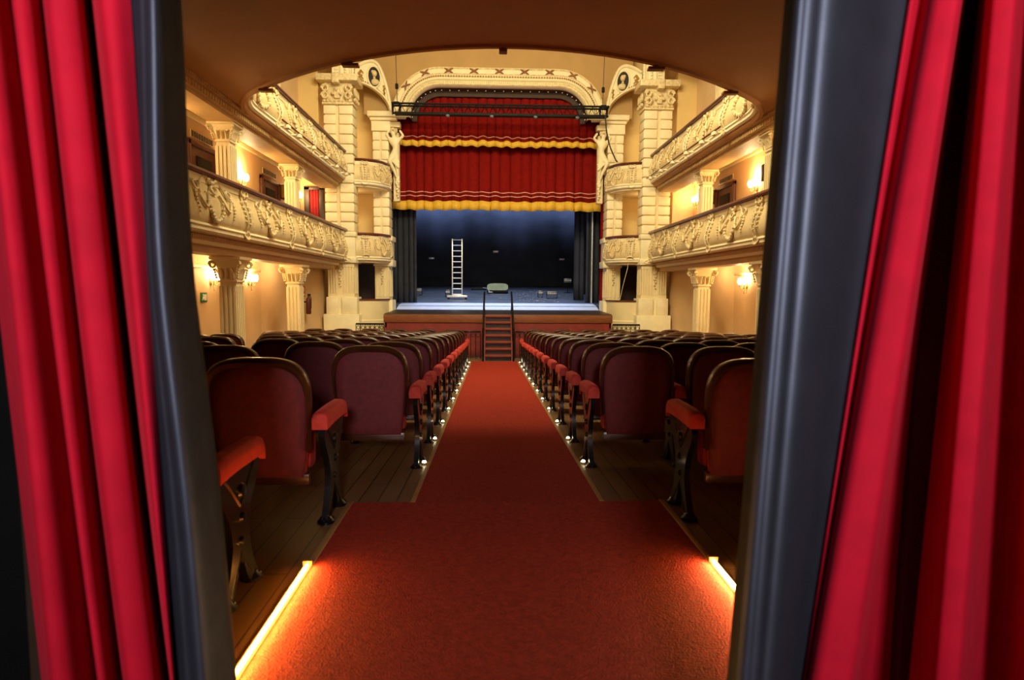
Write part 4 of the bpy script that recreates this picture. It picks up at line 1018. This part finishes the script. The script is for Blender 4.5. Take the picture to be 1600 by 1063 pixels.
for s, nm in ((-1, 'left'), (1, 'right')):
    sconce(s * W_, 13.25, 3.62, s, 'twin-shade lamp glowing on the %s wall of the lower balcony between doors' % nm, 42)
    sconce(s * W_, 17.0, 3.82, s, 'twin-shade lamp glowing on the %s wall of the lower balcony behind the far pillar' % nm, 22)
    sconce(s * W_, 9.6, 3.62, s, 'twin-shade lamp on the %s wall of the lower balcony near the entrance' % nm, 30)
    sconce(s * W_, 11.78, 1.50, s, 'twin-shade lamp glowing on the %s wall of the stalls, nearer the entrance' % nm, 18)
    sconce(s * W_, 13.6, 1.50, s, 'twin-shade lamp glowing on the %s wall of the stalls, nearer the stage' % nm, 18)
    # ceiling lamps under the lower balcony; unseen entrance-end ones added to brighten pillar fronts
    for y, nn in ((14.6, 'stage end'), (11.0, 'middle'), (7.9, 'added unseen at the entrance end')):
        t = thing('ceiling_lamp', 'square white lamp under the %s lower balcony, %s' % (nm, nn), 'ceiling lamp', (s * 5.05, y, 1.98), 0, 'square lamps under the balconies')
        m = MB(); m.box(-.11, .11, -.11, .11, -.03, 0, .005); m.build('frame', M['white'], t)
        m = MB(); m.box(-.095, .095, -.095, .095, -.075, -.03, .01); m.build('diffuser', M['lamp'], t)
        lamp('POINT', (s * 5.05, y, 1.83), 9, (1, .72, .38), .06)
    # cornices
    m = MB(); m.box(s * WX, s * (WX - .06), 1.8, 14.2, 1.70, 1.76, .01); struct(m.build('trim_picture_rail_' + nm, M['amber']))
    m = MB(); m.box(s * WX, s * (WX - .10), 1.8, 17.4, 4.42, 4.55, .02); m.box(s * WX, s * (WX - .05), 1.8, 17.4, 4.32, 4.42, .01); struct(m.build('trim_cornice_' + nm, M['cream']))
    # doors on the balcony
    for i, y in enumerate((15.0, 11.6)):
        d = thing('balcony_door', 'dark panelled door on the %s wall of the lower balcony, %s' % (nm, ('nearer the stage', 'nearer the entrance')[i]), 'door', (s * W_, y, 2.146), 0, 'doors on the lower balcony')
        m = MB(); m.box(0, -s * .06, -.62, -.52, 0, 1.78, .008); m.box(0, -s * .06, .52, .62, 0, 1.78, .008); m.box(0, -s * .06, -.62, .62, 1.70, 1.80, .008); m.build('frame', M['doorred'], d)
        m = MB(); m.box(-s * .0, -s * .03, -.52, .52, 0, 1.70); m.build('leaf', M['doorred'], d)
        m = MB(); m.box(-s * .025, -s * .045, -.30, .30, .25, 1.55, .008); m.build('panel', M['black'], d)
        m = MB(); m.ball((-s * .06, -.40, .95), .03, 8, 5); m.build('handle', M['brass'], d)
        v = thing('wall_vent', 'brown slatted vent above the %s balcony door %s' % (nm, ('nearer the stage', 'nearer the entrance')[i]), 'vent', (s * W_, y, 4.06), 0, 'vents above the balcony doors')
        m = MB(); m.box(0, -s * .02, -.45, .45, -.07, .07, .004); m.build('frame', M['amber'], v)
        m = MB()
        for k in range(9): m.box(-s * .018, -s * .03, -.42 + .094 * k, -.36 + .094 * k, -.05, .05)
        m.build('slats', M['darkwood'], v)
        b = thing('wall_speaker', 'brown box loudspeaker on the %s balcony wall beside the door %s' % (nm, ('nearer the stage', 'nearer the entrance')[i]), 'loudspeaker', (s * (W_ - .12), y + .82, 3.75), 0, 'balcony loudspeakers')
        m = MB(); m.box(-.12, .12, -.12, .12, -.17, .17, .012); m.build('cabinet', M['speaker'], b)
        m = MB(); m.box(-.10, .10, -.128, -.118, -.15, .15, .004); m.build('grille', M['wall'] if False else M['gold'], b)
# curtained door at the end of the left balcony
for s, nm in ((-1, 'left'),):
    d = thing('curtained_doorway', 'dark framed doorway hung with a red curtain at the stage end of the %s balcony' % nm, 'doorway', (s * 5.15, 17.44, 2.146))
    m = MB(); m.box(-.28, -.13, -.08, 0, 0, 2.0, .008); m.box(.14, .27, -.08, 0, 0, 2.0, .008); m.box(-.28, .27, -.08, 0, 1.92, 2.02, .008); m.build('frame', M['darkwood'], d)
    nn, Yf, hz = pleat_sheet(-.2, .2, -.03, 0, 1, .015, .08, 3, 0)
    band('curtain', -.14, .15, 50, Yf, hz, .02, 1.93, M['doorcurt'], d, nz=3, thick=.004)
# exit sign, fire sign + extinguisher on the left
t = thing('exit_sign', 'small green emergency exit sign with white figure on the left stalls wall', 'sign', (-WX + .01, 11.45, 1.16))
m = MB(); m.box(0, .015, -.12, .12, -.09, .09, .003); m.build('plate', M['green'], t)
m = MB(); m.box(.014, .018, -.02, .09, -.055, .055); m.build('doorway_pictogram', M['white'], t)
m = MB(); m.box(.016, .021, -.06, .005, -.02, .02); m.ball((.018, -.045, .045), .018, 8, 5, sx=.15); m.tube([(.019, -.04, -.01), (.019, -.085, -.05)], .007, 5); m.tube([(.019, -.03, -.01), (.019, .01, -.05)], .007, 5); m.build('running_figure', M['white'], t)
dx, dy = 4.93 - 5.55, 17.38 - 14.3; ln = sqrt(dx * dx + dy * dy); ang = atan2(-dx, dy)
def onw(q, off=.01): return (-(5.55 + dx * q) + off, 14.3 + dy * q)
px, py = onw(.60)
t = thing('fire_sign', 'small red fire equipment sign on the left stalls wall behind a pillar', 'sign', (px + .02, py, 1.25), -ang)
m = MB(); m.box(0, .012, -.10, .10, -.14, .14, .003); m.build('plate', M['redsign'], t)
m = MB(); m.box(.011, .015, -.05, .05, .0, .10); m.box(.011, .015, -.07, .07, -.10, -.06); m.build('pictogram', M['white'], t)
t = thing('fire_extinguisher', 'dark red fire extinguisher hanging on the left stalls wall below the red sign', 'extinguisher', (px + .16, py, .66), 0)
m = MB(); m.lathe([(.05, 0), (.065, .02), (.065, .36), (.05, .42), (.022, .45), (.022, .48)], (0, 0, 0), 14); m.build('cylinder', M['doorred'], t)
m = MB(); m.box(-.02, .06, -.012, .012, .48, .53, .004); m.tube([(.03, 0, .5), (.08, -.03, .42), (.075, -.03, .15)], .010, 6); m.build('valve', M['black'], t)
m = MB(); m.box(-.13, -.04, -.02, .02, .3, .34); m.build('bracket', M['iron'], t)
# pilaster strips on the gallery walls
for s in (-1, 1):
    t = thing('wall_pilaster', 'fluted cream pilaster on the %s upper gallery wall' % SIDE[s], 'pilaster', (s * WX, 15.6, 4.7), 0, 'gallery pilasters')
    m = MB(); m.box(0, -s * .05, -.22, .22, 0, 2.6)
    for k in range(4): m.box(-s * .04, -s * .08, -.19 + .11 * k, -.13 + .11 * k, 0, 2.6, .006)
    m.build('shaft', M['cream'], t, smooth=False)
    m = MB(); m.box(0, -s * .14, -.28, .28, 2.6, 2.78, .015); m.box(0, -s * .10, -.25, .25, 2.78, 3.05, .015); m.build('capital', M['cream'], t)

# ------------------------------------------------------------------ light
W = bpy.data.worlds.new('world'); SC.world = W; W.use_nodes = True
W.node_tree.nodes['Background'].inputs['Color'].default_value = (.02, .012, .006, 1); W.node_tree.nodes['Background'].inputs['Strength'].default_value = 1.0
WARM = (1, .88, .56)
for s in (-1, 1):
    for z in (4.0, 6.0): lamp('POINT', (s * 4.35, 18.25, z - .1), 7, (1, .66, .32), .08)  # unseen point lights added inside the boxes to warm their back walls
lamp('AREA', (0, 9.6, 8.6), 900, WARM, 4.5, size_y=1.6, target=(0, 15.5, 1.0))
lamp('AREA', (0, 9.0, 7.2), 260, WARM, 5.0, size_y=.6, target=(0, 18, 4.0))
# stage
COOL = (.62, .74, 1.0)
lamp('AREA', (0, 19.85, 5.6), 80, COOL, 5.6, size_y=.3, spread=60, target=(0, 19.6, 0))
lamp('AREA', (0, 23.4, 7.5), 75, COOL, 5.0, size_y=1.5, spread=60, target=(0, 22.4, 0))
lamp('AREA', (0, 25.25, 6.2), 100, (.42, .56, 1.0), 8.0, size_y=.12, spread=30, target=(0, 26, 4.75))
# foyer lamp behind the viewer, lighting the curtains
lamp('AREA', (-.1, -2.4, 2.3), 80, (1, .95, .97), .5, size_y=.4, spread=110, target=(-.2, 1.3, 2.6))
# floor strips throw their light across the carpet
for s in (-1, 1):
    lamp('AREA', (AX + s * (HWL - .004), 2.33, .034), 9.5 if s < 0 else 11, (1, .50, .10) if s < 0 else (1, .60, .2), 1.04, size_y=.016, target=(AX + s * (HWL - 1.0), 2.33, -.42))

# ------------------------------------------------------------------ camera
F = 950.0; YAW, PIT, ROL = radians(2.08), radians(4.78), radians(.35)
fw = Vector((sin(YAW) * cos(PIT), cos(YAW) * cos(PIT), -sin(PIT))); r0 = Vector((cos(YAW), -sin(YAW), 0)); u0 = r0.cross(fw)
rt = r0 * cos(ROL) + u0 * sin(ROL); up = rt.cross(fw)
cd = bpy.data.cameras.new('camera'); cam = bpy.data.objects.new('camera', cd); COL.objects.link(cam)
mw = Matrix((rt, up, -fw)).transposed().to_4x4(); mw.translation = (-.25, 0, 1.345); cam.matrix_world = mw
cd.sensor_width = 36; cd.lens = F / 1600 * 36; cd.clip_start = .05; cd.clip_end = 100
cd.dof.use_dof = True; cd.dof.focus_distance = 12; cd.dof.aperture_fstop = 2.8
SC.camera = cam
SC.view_settings.view_transform = 'Standard'; SC.view_settings.look = 'None'; SC.view_settings.gamma = 1; SC.view_settings.exposure = 0.0
